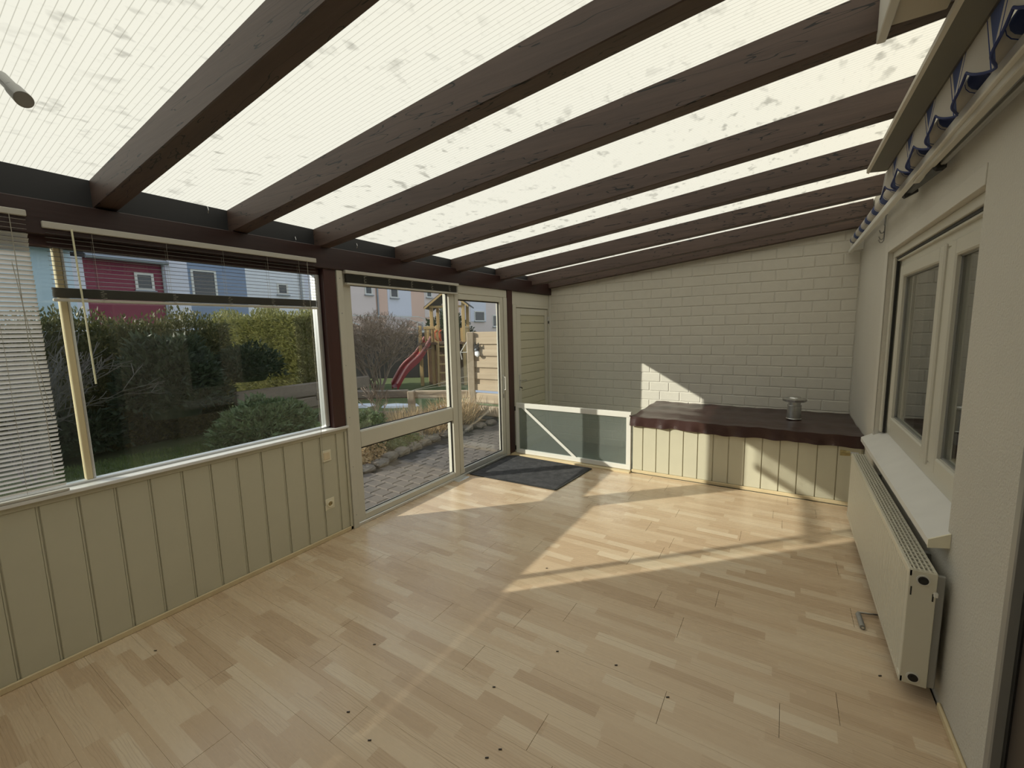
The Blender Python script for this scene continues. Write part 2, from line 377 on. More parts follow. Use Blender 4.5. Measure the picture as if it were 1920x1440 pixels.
# ------------------------------------------------------------------ brick end wall
def zbeam(x, y): return 2.39+.105*x-.017*y          # underside of the rafters
def zroof(x, y): return zbeam(x, y)+.147
wb = B(-.14, RX+.3, BY, BY+.2, -.13, 2.95).build('wall_back', M['mortar'], kind='structure')
def brick_mesh(w):
    o = B(0, w-.011, BY-.005, BY+.012, 0, .114, c=.004).build('brick', M['brickpaint'], wb); return o
br_full = brick_mesh(.258); protos = {round(.258, 3): (br_full, False)}
used = False
for k in range(-12, 11):
    z0 = 1.4343+.125*k
    if z0 < -.08 or z0 > 2.75: continue
    off = (2.575 if k % 2 else 2.459) % .258
    x = off-.258
    while x < RX:
        a, b = max(x, .0), min(x+.258, RX)
        if b-a > .03 and not (z0 < .53 and a > 1.68) and z0 < zroof((a+b)/2, BY)-.05:
            dz = (random.random()-.5)*.002; dy = -random.random()*.0015
            if abs(b-a-.258) < 1e-3:
                if not used: o = br_full; used = True; o.location = Vector(o.location)+Vector((a, dy, z0+dz)); base = Vector(o.location); bx, bz = a, z0
                else: o = inst(br_full, wb, (a-bx, dy, z0-bz+dz))
            else:
                B(a, b-.011, BY-.005+dy, BY+.012, z0, z0+.114, c=.004).build('brick', M['brickpaint'], wb)
        x += .258
B(0, .012, BY-.03, BY-.003, 0, 2.3).build('trim_1', M['white'], kind='structure')

# ------------------------------------------------------------------ left wall (panelled parapet)
wl = B(-.13, -.009, FY, 2.25, -.12, .875).build('wall_left', M['board'], kind='structure')
gr = [.458-.15*i for i in range(14, 0, -1)]+[.458, .605, .755, .907, 1.068, 1.223, 1.383, 1.542, 1.70, 1.85, 1.998, 2.143, 2.232]
for a, b in zip(gr[:-1], gr[1:]):
    B(-.012, .0, max(a, FY)+.007, b-.007, .03, .868, c=.003).build('panel_board', M['board'], wl)
    B(-.011, -.003, b-.0055, b+.0015, .03, .868, c=.001).build('joint_bead', M['board'], wl)
B(-.012, .008, FY, 2.25, .868, .897, c=.002).build('top_rail', M['board'], wl)
B(-.012, .012, 2.225, 2.247, .0, .868, c=.002).build('end_trim', M['board'], wl)
B(0, .012, FY, 2.25, 0, .035, c=.004).build('baseboard_left', M['base'], kind='structure')

# garden window
w1 = empty('window_1', (-.06, 1.0, .9), kind='structure')
B(-.10, .034, FY, 2.26, .897, .917, c=.003).build('window_sill', M['sill'], w1)
B(-.10, -.052, FY, 2.13, .917, .930, c=.003).build('bottom_frame', M['alu'], w1)
B(-.10, -.035, FY, 2.13, 2.15, 2.20, c=.004).build('top_frame', M['post'], w1)
B(-.10, -.035, 2.093, 2.13, .93, 2.15, c=.003).build('side_frame', M['alu'], w1)
for y in (.675, -.75):
    mu = B(-.100, -.055, y-.013, y+.013, .93, 2.15, c=.003).build('mullion', M['pine'], w1)
    B(-.095, -.058, y+.013, y+.026, .93, 2.15, c=.003).build('glazing_bead', M['alu'], mu)
for a, b in ((-1.6, -.763), (-.724, .662), (.701, 2.093)):
    B(-.072, -.066, a, b, .93, 2.15).build('pane', M['glass'], w1)
B(-.096, -.09, .52, .655, .93, 2.15).build('sliding_pane', M['glass'], w1)

# posts, wall plate, eave board
p1 = B(-.11, .012, 2.137, 2.247, .9, 2.2, c=.004).build('trim_2', M['post'], kind='structure')
for z in (1.25, 1.95): MB().cyl((-.05, 2.136, z), (-.05, 2.131, z), .006, n=8).build('screw', M['chrome'], p1)
B(-.11, .018, 4.785, 4.905, -.05, 2.2, c=.004).build('trim_3', M['post'], kind='structure')
pl = B(-.14, .03, FY, BY, 2.195, 2.362, c=.004).build('trim_4', M['plate'], kind='structure')
eb = MB().prism([(FY, 2.362), (BY, 2.362), (BY, zroof(-.04, BY)-.004), (FY, zroof(-.04, FY)-.004)], 0, -.07, -.04).build('trim_5', M['eave'], kind='structure')
for y, z in ((1.38, 2.475), (2.50, 2.42), (3.9, 2.39), (1.95, 2.385)):
    MB().tube([(-.04, y, z+.02), (-.02, y, z+.022), (-.012, y, z), (-.02, y, z-.016), (-.032, y, z-.01)], .0022, 5).build('cup_hook', M['chrome'], eb)

# ------------------------------------------------------------------ roof
ce = empty('ceiling', (1.8, 2.2, 2.5), kind='structure')
beams = [(-1.13, -1.04), (-.50, -.41), (.165, .255), (.835, .93), (1.50, 1.592), (2.115, 2.205), (2.945, 3.038), (3.75, 3.842), (4.61, 4.70), (5.41, 5.50), (5.925, 6.012)]
for a, b in beams:
    y = (a+b)/2; vs = []
    for x in (-.04, RX-.01):
        zb = zbeam(x, y)
        vs += [(x, a+.004, zb), (x, b-.004, zb), (x, b, zb+.004), (x, b, zb+.143), (x, a, zb+.143), (x, a, zb+.004)]
    MB().add(vs, [(0,1,2,3,4,5)[::-1], (6,7,8,9,10,11)]+[(i, (i+1)%6, 6+(i+1)%6, 6+i) for i in range(6)]).build('beam', M['beam'], ce)
edges = [FY]+[(a+b)/2 for a, b in beams[:-1]]+[BY]
for a, b in zip(edges[:-1], edges[1:]):
    def fn(u, v, a=a, b=b):
        x = -.35+u*(RX+.35+.03); y = a+.003+v*(b-a-.006); return (x, y, zroof(x, y))
    MB().grid(fn, 6, 4).build('roof_panel', M['roof'], ce)

# ------------------------------------------------------------------ sliding terrace door
d1 = empty('door_1', (0, 3.5, 0), kind='structure')
U = M['upvc']
cs = B(-.02, .022, 2.25, 2.305, .0, 2.195, c=.003).build('cover_strip', U, d1)
for z in (.12, .55, .98, 1.42, 1.85, 2.13): MB().cyl((.022, 2.278, z), (.0245, 2.278, z), .004, n=8).build('screw', M['greymetal'], cs)
fx = B(-.09, .004, 2.305, 2.39, .0, 2.195, c=.004).build('fixed_stile', U, d1)
B(-.09, .006, 2.305, 4.785, 2.10, 2.195, c=.004).build('head_rail', U, d1)
B(-.09, .012, 2.305, 4.785, .0, .03, c=.004).build('threshold', M['alu'], d1)
B(-.07, .0, 2.39, 3.64, .03, .085, c=.004).build('bottom_rail', U, d1)
B(-.07, .0, 2.39, 3.64, .69, .835, c=.008).build('middle_rail', U, d1)
B(-.09, .004, 3.64, 3.725, .03, 2.10, c=.004).build('meeting_stile', U, d1)
for a, b in ((.09, .685), (.84, 2.095)):
    pn = B(-.045, -.039, 2.385, 3.645, a, b).build('pane', M['glass'], d1)
    g = MB()
    g.box(-.038, -.028, 2.39, 3.64, b-.012, b); g.box(-.038, -.028, 2.39, 3.64, a, a+.008); g.box(-.038, -.028, 3.628, 3.64, a, b)
    g.build('gasket', M['dark'], pn)
lf = B(-.06, .002, 3.735, 3.80, .035, 2.10, c=.005).build('leaf_stile', U, d1)
B(-.06, .002, 4.625, 4.70, .035, 2.10, c=.005).build('leaf_stile', U, d1)
B(-.06, .002, 3.80, 4.625, 2.035, 2.10, c=.005).build('leaf_top_rail', U, d1)
B(-.06, .002, 3.80, 4.625, .035, .095, c=.005).build('leaf_bottom_rail', M['alu'], d1)
pn = B(-.04, -.034, 3.795, 4.63, .095, 2.04).build('pane', M['glass'], d1)
MB().box(-.033, -.022, 3.80, 4.625, 2.022, 2.036).box(-.033, -.022, 4.612, 4.626, .095, 2.03).box(-.033, -.022, 3.80, 4.62, .095, .105).build('gasket', M['dark'], pn)
B(-.09, .010, 4.705, 4.785, .0, 2.10, c=.004).build('jamb', U, d1)
hd = MB().box(.002, .008, 4.645, 4.675, .86, 1.10, c=.002).build('handle_plate', M['alu'], d1)
MB().tube([(.008, 4.66, .90), (.04, 4.66, .91), (.04, 4.66, 1.07), (.008, 4.66, 1.08)], .006, 8).build('handle', M['white'], hd)
MB().box(.002, .012, 4.65, 4.67, .80, .85, c=.002).build('latch', M['chrome'], d1)

# ------------------------------------------------------------------ side door beside the brick wall
d2 = empty('door_2', (-.02, 5.5, 0), kind='structure')
B(-.10, -.035, 4.905, BY, -.12, 2.2).build('backing', M['board'], d2)
B(-.035, -.004, 4.905, BY, 2.02, 2.195, c=.003).build('header_board', U, d2)
MB().box(-.035, -.002, 4.945, 5.03, 0, 2.02, c=.003).box(-.035, -.002, 5.955, BY-.01, 0, 2.02, c=.003).box(-.035, -.002, 5.03, 5.955, 1.985, 2.02, c=.003).build('door_casing', U, d2)
lfm = MB().box(-.032, -.010, 5.045, 5.15, .03, 1.975, c=.003).box(-.032, -.010, 5.86, 5.945, .03, 1.975, c=.003).box(-.032, -.010, 5.15, 5.86, 1.885, 1.975, c=.003).box(-.032, -.010, 5.15, 5.86, .03, .125, c=.003)
leaf = lfm.build('door_frame', U, d2)
zs = .125
sl = None
while zs < 1.87:
    t = min(.113, 1.885-zs)
    B(-.033, -.020, 5.15, 5.86, zs, zs+t, c=.004).build('slat_panel_board', M['board'], d2); zs += .1175
hp = B(-.010, -.003, 5.075, 5.105, .84, 1.06, c=.002).build('handle_plate', M['alu'], d2)
MB().tube([(-.004, 5.09, .98), (.045, 5.09, .98), (.045, 5.19, .98)], .007, 8).build('lever', M['chrome'], hp)
MB().tube([(-.004, 5.09, .885), (.03, 5.09, .885), (.03, 5.09, .865)], .006, 6).build('key', M['blackmetal'], hp)
hs = B(-.010, .006, 5.945, 5.985, 1.80, 1.87, c=.003).build('hasp', M['alu'], d2)
B(-.002, .010, 5.955, 5.972, 1.765, 1.81, c=.003).build('padlock', M['blackmetal'], hs)

# ------------------------------------------------------------------ right wall with house window
wr = MB()
wr.box(RX, RX+.24, 4.50, BY+.1, -.1, 2.95).box(RX, RX+.24, 1.93, 2.54, -.1, 2.95)
wr.box(RX, RX+.24, 2.54, 4.50, -.1, .735).box(RX, RX+.24, 2.54, 4.50, 2.215, 2.95).box(RX, RX+.24, FY, .85, -.1, 2.95).box(RX, RX+.24, .85, 1.93, 2.1, 2.95)
wr = wr.build('wall_right', M['plaster'], kind='structure')
MB().box(RX-.004, RX+.004, 4.50, 4.62, .79, 2.30, c=.002).box(RX-.004, RX+.004, 2.54, 4.499, 2.216, 2.30, c=.002).build('plaster_band', M['smooth_plaster'], wr)
B(RX-.014, RX, 1.93, 2.4, 0, .035, c=.005).build('baseboard_right', M['base'], kind='structure')
w2 = empty('window_2', (RX+.1, 3.5, .8), kind='structure')
# roller-shutter slot and frame
MB().box(RX+.03, RX+.16, 2.54, 4.50, 2.165, 2.215, c=.003).build('shutter_box', M['upvc'], w2)
B(RX+.045, RX+.06, 2.56, 4.46, 2.150, 2.166).build('shutter_slot', M['dark'], w2)
B(RX+.05, RX+.09, 2.56, 4.47, 2.136, 2.15, c=.003).build('shutter_bar', M['upvc'], w2)
MB().box(RX+.03, RX+.10, 4.44, 4.50, .80, 2.165, c=.004).build('guide_rail', M['upvc'], w2)
B(RX+.045, RX+.062, 4.425, 4.441, .80, 2.14).build('guide_slot', M['dark'], w2)
ofr = MB().box(RX+.07, RX+.16, 4.34, 4.44, .80, 2.15, c=.005).box(RX+.07, RX+.16, 2.54, 2.60, .80, 2.15, c=.005).box(RX+.07, RX+.16, 2.60, 4.34, 2.07, 2.15, c=.005).box(RX+.07, RX+.16, 2.60, 4.34, .80, .885, c=.005).box(RX+.07, RX+.16, 3.155, 3.285, .885, 2.07, c=.006)
ofr.build('outer_frame', M['upvc'], w2)
for a, b in ((3.275, 4.35), (2.59, 3.165)):
    s = MB(); x0, x1 = RX+.055, RX+.125
    s.box(x0, x1, a, a+.085, .865, 2.09, c=.008).box(x0, x1, b-.085, b, .865, 2.09, c=.008).box(x0, x1, a+.085, b-.085, 2.005, 2.09, c=.008).box(x0, x1, a+.085, b-.085, .865, .955, c=.008)
    sa = s.build('sash', M['upvc'], w2)
    B(RX+.088, RX+.094, a+.08, b-.08, .95, 2.01).build('pane', M['glass2'], sa)
    g = MB(); g.box(RX+.078, RX+.087, a+.085, a+.092, .955, 2.005).box(RX+.078, RX+.087, b-.092, b-.085, .955, 2.005).box(RX+.078, RX+.087, a+.085, b-.085, 1.998, 2.005).box(RX+.078, RX+.087, a+.085, b-.085, .955, .962)
    g.build('gasket', M['greymetal'], sa)
# sloping sill with upturned nose
sl = MB().prism([(RX-.070, .688), (RX-.063, .688), (RX-.063, .708), (RX+.075, .79), (RX+.075, .802), (RX-.070, .720)], 1, 2.50, 4.56).build('window_sill', M['sill'], w2)
MB().prism([(RX-.072, .686), (RX-.001, .700), (RX-.001, .765), (RX-.072, .724)], 1, 2.492, 2.502).build('sill_end_cap', M['plastic'], sl)
# dim room behind the glass
hr = MB(); x0, x1, y0, y1, z0, z1 = RX+.24, RX+3.2, 1.93, BY+.1, -.1, 2.6
for q in (((x1, y0, z0), (x1, y1, z0), (x1, y1, z1), (x1, y0, z1)), ((x0, y0, z0), (x1, y0, z0), (x1, y0, z1), (x0, y0, z1)), ((x0, y1, z0), (x1, y1, z0), (x1, y1, z1), (x0, y1, z1)), ((x0, y0, z0), (x1, y0, z0), (x1, y1, z0), (x0, y1, z0)), ((x0, y0, z1), (x1, y0, z1), (x1, y1, z1), (x0, y1, z1))):
    hr.add(q, [(0, 1, 2, 3)])
hr.build('wall_house_interior', M['wall_dark'], kind='structure')

# house door at the right picture edge
d3 = empty('door_3', (RX, 1.4, 0), kind='structure')
B(RX-.006, RX+.05, 1.905, 1.93, 0, 2.1, c=.002).build('edge_bead', M['plastic'], d3)
f3 = MB().box(RX-.02, RX+.10, 1.86, 1.905, 0, 2.1, c=.004).box(RX-.03, RX+.10, 1.835, 1.86, 0, 2.1, c=.004).box(RX-.02, RX+.10, .85, .93, 0, 2.1, c=.004).box(RX-.02, RX+.10, .93, 1.835, 2.03, 2.1, c=.004)
f3.build('door_frame', M['greymetal'], d3)
B(RX, RX+.06, .93, 1.815, .01, 2.03, c=.004).build('door_leaf', M['darkwood'], d3)
B(RX-.004, RX+.01, 1.815, 1.835, .01, 2.03).build('seal', M['dark'], d3)

# wall behind the camera
B(-.13, RX+.24, FY-.15, FY, -.1, 2.95).build('wall_front', M['smooth_plaster'], kind='structure')
# upper house wall over the lean-to
B(RX+.02, RX+.24, FY, BY+.1, 2.95, 4.2).build('wall_house_upper', M['plaster'], kind='structure')

# ------------------------------------------------------------------ gate
gt = empty('low_gate', (.85, GY, 0), 'low white-framed gate with ribbed glass and a diagonal brace', 'gate')
A = M['white']; y0, y1 = GY-.02, GY+.02
B(.075, 1.64, y0, y1, .645, .71, c=.004).build('top_rail', A, gt)
B(.075, 1.64, y0, y1, .022, .08, c=.004).build('bottom_rail', A, gt)
B(.075, .12, y0, y1, .08, .645, c=.003).build('stile', A, gt)
B(1.585, 1.64, y0, y1, .08, .645, c=.003).build('stile', A, gt)
MB().beam((.17, GY-.012, .665), (.945, GY-.012, .068), .036, .012, c=.003, up=(0, 1, 0)).build('brace', A, gt)
B(.118, 1.587, GY-.002, GY+.004, .078, .648).build('pane', M['ribglass'], gt)
MB().cyl((.06, GY-.012, .60), (.06, GY-.012, .66), .009, n=10).build('hinge', M['blackmetal'], gt)
MB().cyl((.06, GY-.012, .06), (.06, GY-.012, .12), .009, n=10).build('hinge', M['blackmetal'], gt)
B(.02, 1.645, GY-.075, GY+.03, -.01, .018, c=.004).build('trim_6', M['base'], kind='structure')

# ------------------------------------------------------------------ boxed stair cover
bx = empty('panelled_box', (2.68, 5.4, 0), 'low box clad in cream boards along the brick wall', 'storage box')
B(1.655, RX-.004, GY+.012, BY-.008, -.05, .60).build('body', M['board'], bx)
ed = [1.653, 1.775, 1.924, 2.068, 2.213, 2.359, 2.510, 2.656, 2.803, 2.957, 3.107, 3.255, 3.406, 3.559, 3.735]
for a, b in zip(ed[:-1], ed[1:]):
    B(a+.004, b-.004, GY, GY+.012, .036, .60, c=.003).build('front_board', M['board'], bx)
B(1.65, 3.735, GY-.012, GY+.004, 0, .036, c=.003).build('base_strip', M['base'], bx)
# tarpaulin
def ctop(u, v):
    x = 1.637+u*(3.742-1.637); y = GY-.032+v*(BY-.012-GY+.032)
    z = .664+.0035*math.sin(x*9+y*4)+.0025*math.sin(x*31+2*math.sin(y*6))+.004*math.sin(y*16+math.sin(x*3))-.004*u
    return (x, y, z)
cv = MB().grid(ctop, 70, 34)
cover = empty('tarpaulin', (2.68, 5.4, .6), 'wrinkled dark brown plastic sheet draped over the cream box', 'tarpaulin')
cv.build('top_sheet', M['tarp'], cover, smooth=True)
def cfront(u, v):
    x, y, z = ctop(u, 0); drop = .108+.004*math.sin(x*5+1)+.003*math.sin(x*17)
    if u > .9: drop -= .0
    return (x, y-.006*v-.010*v*(math.sin(x*23)+.6*math.sin(x*41+1)), z-drop*v)
MB().grid(cfront, 120, 8).build('front_skirt', M['tarp'], cover, smooth=True)
def cside(u, v):
    x, y, z = ctop(0, u); return (x-.006*v-.008*v*math.sin(y*21), y, z-(.10+.01*math.sin(y*7))*v)
MB().grid(cside, 40, 6).build('side_skirt', M['tarp'], cover, smooth=True)
MB().cyl((1.628, GY-.03, .672), (1.65, GY-.034, .668), .010, .006, n=8).build('corner_knot', M['tarp'], cover)
# vent pipe
vp = empty('vent_pipe', (3.215, 5.46, .66), 'short galvanised vent pipe with octagonal cap standing on the tarpaulin', 'vent pipe')
c0 = Vector((3.215, 5.46, .664))
MB().cyl(c0, c0+Vector((0, 0, .15)), .066, .064, n=28).build('lower_pipe', M['galv'], vp, smooth=False)
MB().cyl(c0+Vector((0, 0, .14)), c0+Vector((0, 0, .205)), .056, .056, n=28).build('upper_pipe', M['galv'], vp)
MB().ring(c0+Vector((0, 0, .148)), (0, 0, 1), .062, .005, 28).build('seam_ring', M['galv'], vp)
MB().ring(c0+Vector((0, 0, .006)), (0, 0, 1), .067, .006, 28).build('base_ring', M['galv'], vp)
MB().cyl(c0+Vector((0, 0, .192)), c0+Vector((0, 0, .216)), .108, .112, n=8).cyl(c0+Vector((0, 0, .216)), c0+Vector((0, 0, .228)), .112, .07, n=8).cyl(c0+Vector((0, 0, .228)), c0+Vector((0, 0, .238)), .064, .055, n=16).build('cap', M['galv'], vp)

# ------------------------------------------------------------------ radiator
rd = empty('radiator', (3.65, 3.4, .07), 'long cream panel radiator with top grille under the house window', 'radiator')
X0, X1, Y0, Y1, Z0, Z1 = 3.604, 3.698, 2.40, 4.40, .075, .612
prof = []; y = Y0+.045
prof.append((X0+.004, Y0+.002))
while y < Y1-.06:
    prof += [(X0+.004, y), (X0, y+.006), (X0, y+.020), (X0+.004, y+.026)]; y += .0333
prof.append((X0+.004, Y1-.002))
poly = prof+[(X0+.014, Y1-.002), (X0+.014, Y0+.002)]
MB().prism(poly, 2, Z0+.03, Z1-.03).box(X0+.001, X0+.014, Y0, Y1, Z0, Z0+.031, c=.003).box(X0+.001, X0+.014, Y0, Y1, Z1-.031, Z1, c=.003).build('front_panel', M['rad'], rd)
B(X1-.012, X1, Y0+.004, Y1-.004, Z0, Z1-.012, c=.002).build('back_panel', M['rad'], rd)
B(X0+.03, X1-.03, Y0+.03, Y1-.03, Z0+.04, Z1-.05).build('convector', M['dark'], rd)
for y in (Y0, Y1-.006):
    ep = B(X0+.002, X1, y, y+.006, Z0, Z1, c=.0025).build('end_panel', M['rad'], rd)
    if y == Y0:
        for xx, zz in ((3.652, .573), (3.650, .112)):
            MB().cyl((xx, y, zz), (xx, y-.004, zz), .023, n=24).build('cap_collar', M['white'], ep)
            MB().cyl((xx, y-.004, zz), (xx, y-.007, zz), .0175, n=24).cyl((xx, y-.007, zz), (xx, y-.009, zz), .008, n=12).build('end_plug', M['dark'], ep)
        B(X0+.010, X0+.015, y-.001, y+.001, .495, .535).build('slot', M['dark'], ep)
        B(X1-.013, X1-.008, y-.001, y+.001, .485, .52).build('slot', M['dark'], ep)
        B(X1-.010, X1+.004, y-.010, y+.006, .51, .53, c=.002).build('clip', M['white'], ep)
g = MB(); y = Y0+.012; i = 0
for xx in (X0+.003, X0+.019, X0+.035, X0+.051, X0+.067, X1-.012): g.box(xx, xx+(.006 if xx < X1-.02 and xx > X0+.01 else .010), Y0+.004, Y1-.004, Z1-.008, Z1+.001)
while y < Y1-.01: g.box(X0+.004, X1-.003, y-.003, y+.003, Z1-.009, Z1+.002); y += .036
g.build('top_grille', M['rad'], rd)
for y in (2.75, 4.05):
    B(X1, RX-.001, y-.02, y+.02, .12, .56).build('wall_bracket', M['greymetal'], rd)
B(X1, X1+.028, Y0+.012, Y0+.03, Z0, .60, c=.003).build('side_bracket', M['greymetal'], rd)
tv = MB().cyl((3.655, 4.43, .60), (3.60, 4.43, .60), .014, n=12).build('valve_body', M['chrome'], rd)
k = MB().cyl((3.60, 4.43, .60), (3.575, 4.43, .60), .021, .023, n=16)
for i in range(12):
    t = i/12*2*math.pi; k.box(3.533, 3.572, 4.43+.021*math.cos(t)-.0035, 4.43+.021*math.cos(t)+.0035, .60+.021*math.sin(t)-.0035, .60+.021*math.sin(t)+.0035)
k.cyl((3.575, 4.43, .60), (3.535, 4.43, .60), .021, n=16).build('thermostat_knob', M['brass'], tv)
MB().cyl((3.655, 4.43, .60), (3.655, 4.43, .0), .008, n=10).build('supply_pipe', M['white'], tv)
# crank handle on the floor
ck = empty('crank_handle', (3.55, 2.95, 0), 'grey crank handle lying on the laminate beside the radiator', 'crank')
MB().cyl((3.536, 2.86, .0135), (3.531, 2.985, .0135), .0135, n=16).build('grip', M['greymetal'], ck)
MB().cyl((3.5362, 2.855, .0135), (3.5358, 2.862, .0135), .006, n=12).build('end_screw', M['chrome'], ck)
MB().tube([(3.531, 2.98, .0135), (3.5305, 3.005, .0135), (3.64, 3.035, .0135)], .006, 8).build('rod', M['chrome'], ck)

# ------------------------------------------------------------------ door mat and ramp plate
mt = empty('door_mat', (.6, 4.4, 0), 'dark grey worn mat on the laminate before the gate', 'door mat')
pts = [(.03, 3.87), (1.135, 3.90), (1.20, 4.72), (.12, 4.755), (.03, 4.70)]
MB().prism(pts, 2, .0, .009).build('pile', M['mat'], mt)
bd = MB()
for (a, b) in zip(pts, pts[1:]+pts[:1]): bd.beam((*a, .0055), (*b, .0055), .022, .011, c=.002)
bd.build('rubber_edge', M['dark'], mt)
rp = MB().prism([(.005, 0), (.075, 0), (.06, .004), (.005, .006)], 1, 3.60, 3.80).build('ramp_plate', M['alu'], label='small grey metal plate at the sliding door threshold', cat='plate')

# ------------------------------------------------------------------ switch, socket
sw = empty('light_switch', (0, 2.046, .70), 'beige rocker switch on the cream panelling near the terrace door', 'light switch')
B(0, .010, 2.004, 2.087, .660, .752, c=.003).build('frame', M['plastic'], sw)
B(.009, .014, 2.018, 2.073, .676, .736, c=.003).build('rocker', M['rocker'], sw)
so = empty('wall_socket', (0, 2.046, .30), 'cream power socket low on the panelling below the switch', 'socket')
fr = MB(); n = 32
B(0, .006, 2.004, 2.087, .258, .348, c=.002).build('frame', M['plastic'], so)
MB().ring((.009, 2.046, .303), (1, 0, 0), .024, .006, 28, 8).build('socket_rim', M['plastic'], so)
MB().cyl((.004, 2.046, .303), (.0075, 2.046, .303), .020, n=24).build('socket_well', M['brass'], so)
for dy in (-.0095, .0095): MB().cyl((.007, 2.046+dy, .303), (.0085, 2.046+dy, .303), .003, n=8).build('pin_hole', M['dark'], so)

# ------------------------------------------------------------------ venetian blinds
def slat_piece(name, y0, y1, x, z, tilt, w, m, parent):
    pts = []
    for i in range(5):
        t = (i/4-.5); c = math.cos(tilt); s_ = math.sin(tilt)
        dx = t*w; dz = .0022*(1-4*t*t)
        pts.append((x+dx*c-dz*s_, z+dx*s_+dz*c))
    pts2 = [(a, b+.0005) for a, b in pts]
    return MB().prism(pts+pts2[::-1], 1, y0, y1).build(name, m, parent)
# fully lowered blind at the left edge
b1 = empty('venetian_blind', (.02, -.15, 1.0), 'fully lowered grey venetian blind at the far left window', 'venetian blind', 'venetian blinds')
B(.0, .045, -1.57, .572, 2.268, 2.297, c=.003).build('head_rail', M['rail'], b1)
first = slat_piece('slat', -1.57, .568, .022, 2.245, R(37), .026, M['slat'], b1)
for i in range(1, 61): inst(first, b1, (0, (random.random()-.5)*.002, -.0215*i))
B(.010, .036, -1.57, .575, .919, .932, c=.003).build('bottom_rail', M['rail'], b1)
for y in (.43, -.1, -.6):
    MB().tube([(.036, y, 2.27), (.037, y+.004, 1.6), (.036, y, .945)], .0009, 5).build('ladder_cord', M['cord'], b1)
MB().tube([(.048, .515, 2.27), (.050, .512, 1.7), (.052, .530, 1.33), (.05, .525, 1.02)], .0016, 5).build('pull_cord', M['cord'], b1)
MB().tube([(.050, .50, 2.05), (.054, .535, 1.5), (.052, .55, 1.3)], .0013, 5).build('pull_cord', M['cord'], b1)
# half raised blind in the big pane
b2 = empty('venetian_blind', (.02, 1.34, 1.88), 'half raised venetian blind with hanging wand across the big garden window', 'venetian blind', 'venetian blinds')
B(.0, .045, .618, 2.066, 2.226, 2.258, c=.003).build('head_rail', M['rail'], b2)
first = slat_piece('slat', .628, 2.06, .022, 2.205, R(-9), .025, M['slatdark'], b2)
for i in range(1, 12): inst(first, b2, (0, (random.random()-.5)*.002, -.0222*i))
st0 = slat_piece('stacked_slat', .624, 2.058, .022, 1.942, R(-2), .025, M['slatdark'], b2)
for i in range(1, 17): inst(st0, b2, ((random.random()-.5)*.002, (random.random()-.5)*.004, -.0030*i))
B(.008, .036, .622, 2.056, 1.876, 1.891, c=.003).build('bottom_rail', M['rail'], b2)
for y in (.80, 1.12, 1.42, 1.70, 1.93):
    c = MB()
    for xx in (.0085, .0355): c.tube([(xx, y-.004, 2.226), (xx, y-.004, 1.945)], .0008, 4)
    c.build('ladder_cord', M['cord'], b2)
    lp = MB()
    for i in range(5):
        z = 1.94-.012*i; lp.tube([(.036, y, z), (.044, y+.012+.01*(i % 2), z-.006), (.036, y, z-.012)], .0008, 4)
    lp.build('cord_loop', M['cord'], b2)
MB().cyl((.052, .7185, 2.232), (.052, .727, 1.452), .0042, n=8).build('wand', M['wand'], b2)
MB().tube([(.048, 1.985, 2.23), (.040, 1.99, 1.5), (.036, 1.998, .92), (.03, 1.998, .75), (.02, 1.996, .36), (.016, 2.0, .30)], .0016, 6).build('pull_cord', M['cord'], b2)
MB().cyl((.018, 1.998, .262), (.018, 1.998, .302), .006, .003, n=10).build('cord_tassel', M['plastic'], b2)
# raised blind over the terrace door
b3 = empty('venetian_blind', (.03, 3.0, 2.09), 'fully raised venetian blind bundled over the terrace door', 'venetian blind', 'venetian blinds')
B(.008, .05, 2.315, 3.765, 2.172, 2.198, c=.003).build('head_rail', M['rail'], b3)
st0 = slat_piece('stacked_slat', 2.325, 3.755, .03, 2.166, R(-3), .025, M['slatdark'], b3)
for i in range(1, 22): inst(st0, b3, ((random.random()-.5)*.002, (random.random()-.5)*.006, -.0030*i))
B(.012, .048, 2.325, 3.75, 2.082, 2.098, c=.004).build('bottom_rail', M['rail'], b3)
for y in (2.50, 2.77, 3.05, 3.33, 3.60):
    lp = MB()
    for i in range(6):
        z = 2.168-.012*i; lp.tube([(.044, y, z), (.054, y+.016-.02*(i % 2), z-.006), (.044, y, z-.012)], .0012, 4)
    lp.build('cord_loop', M['cord'], b3)

# ------------------------------------------------------------------ awning on the house wall
aw = empty('awning', (3.64, 3.4, 2.4), 'retracted awning with blue and white striped valance above the house window', 'awning')
MB().prism([(3.492, 2.606), (3.575, 2.600), (3.60, 2.615), (3.60, 2.645), (3.50, 2.66), (3.492, 2.65)], 1, .4, 3.60).build('hood', M['hood'], aw)
MB().prism([(3.482, 2.612), (3.494, 2.604), (3.494, 2.628), (3.482, 2.632)], 1, .4, 3.62).build('hood_lip', M['soffit'], aw)
def val(u, v):
    y = .7+u*3.0; ph = (y-1.98)/.36*2*math.pi
    zb = 2.448+.062*(1-abs(math.sin(ph/2+math.pi/2)))**1.2
    x = 3.585+(.018*math.sin(ph+.6)+.006*math.sin(2*ph))*v
    return (x, y, 2.612+(zb-2.612)*v)
va = MB().grid(val, 300, 8).build('valance', M['stripe'], aw, smooth=True)
e1 = MB(); pp = [val(i/300, 1) for i in range(301)]
e1.tube(pp, .0045, 5).build('binding', M['trim'], va)
def roll(u, v):
    y = .5+u*5.42; t = v*2*math.pi; return (3.668+.040*math.cos(t), y, 2.575-.03*u+.040*math.sin(t))
MB().grid(roll, 40, 14).build('fabric_roll', M['stripe'], aw, smooth=True)
MB().beam((3.645, .5, 2.475), (3.645, 5.99, 2.435), .034, .040, c=.004).build('front_bar', M['white'], aw)
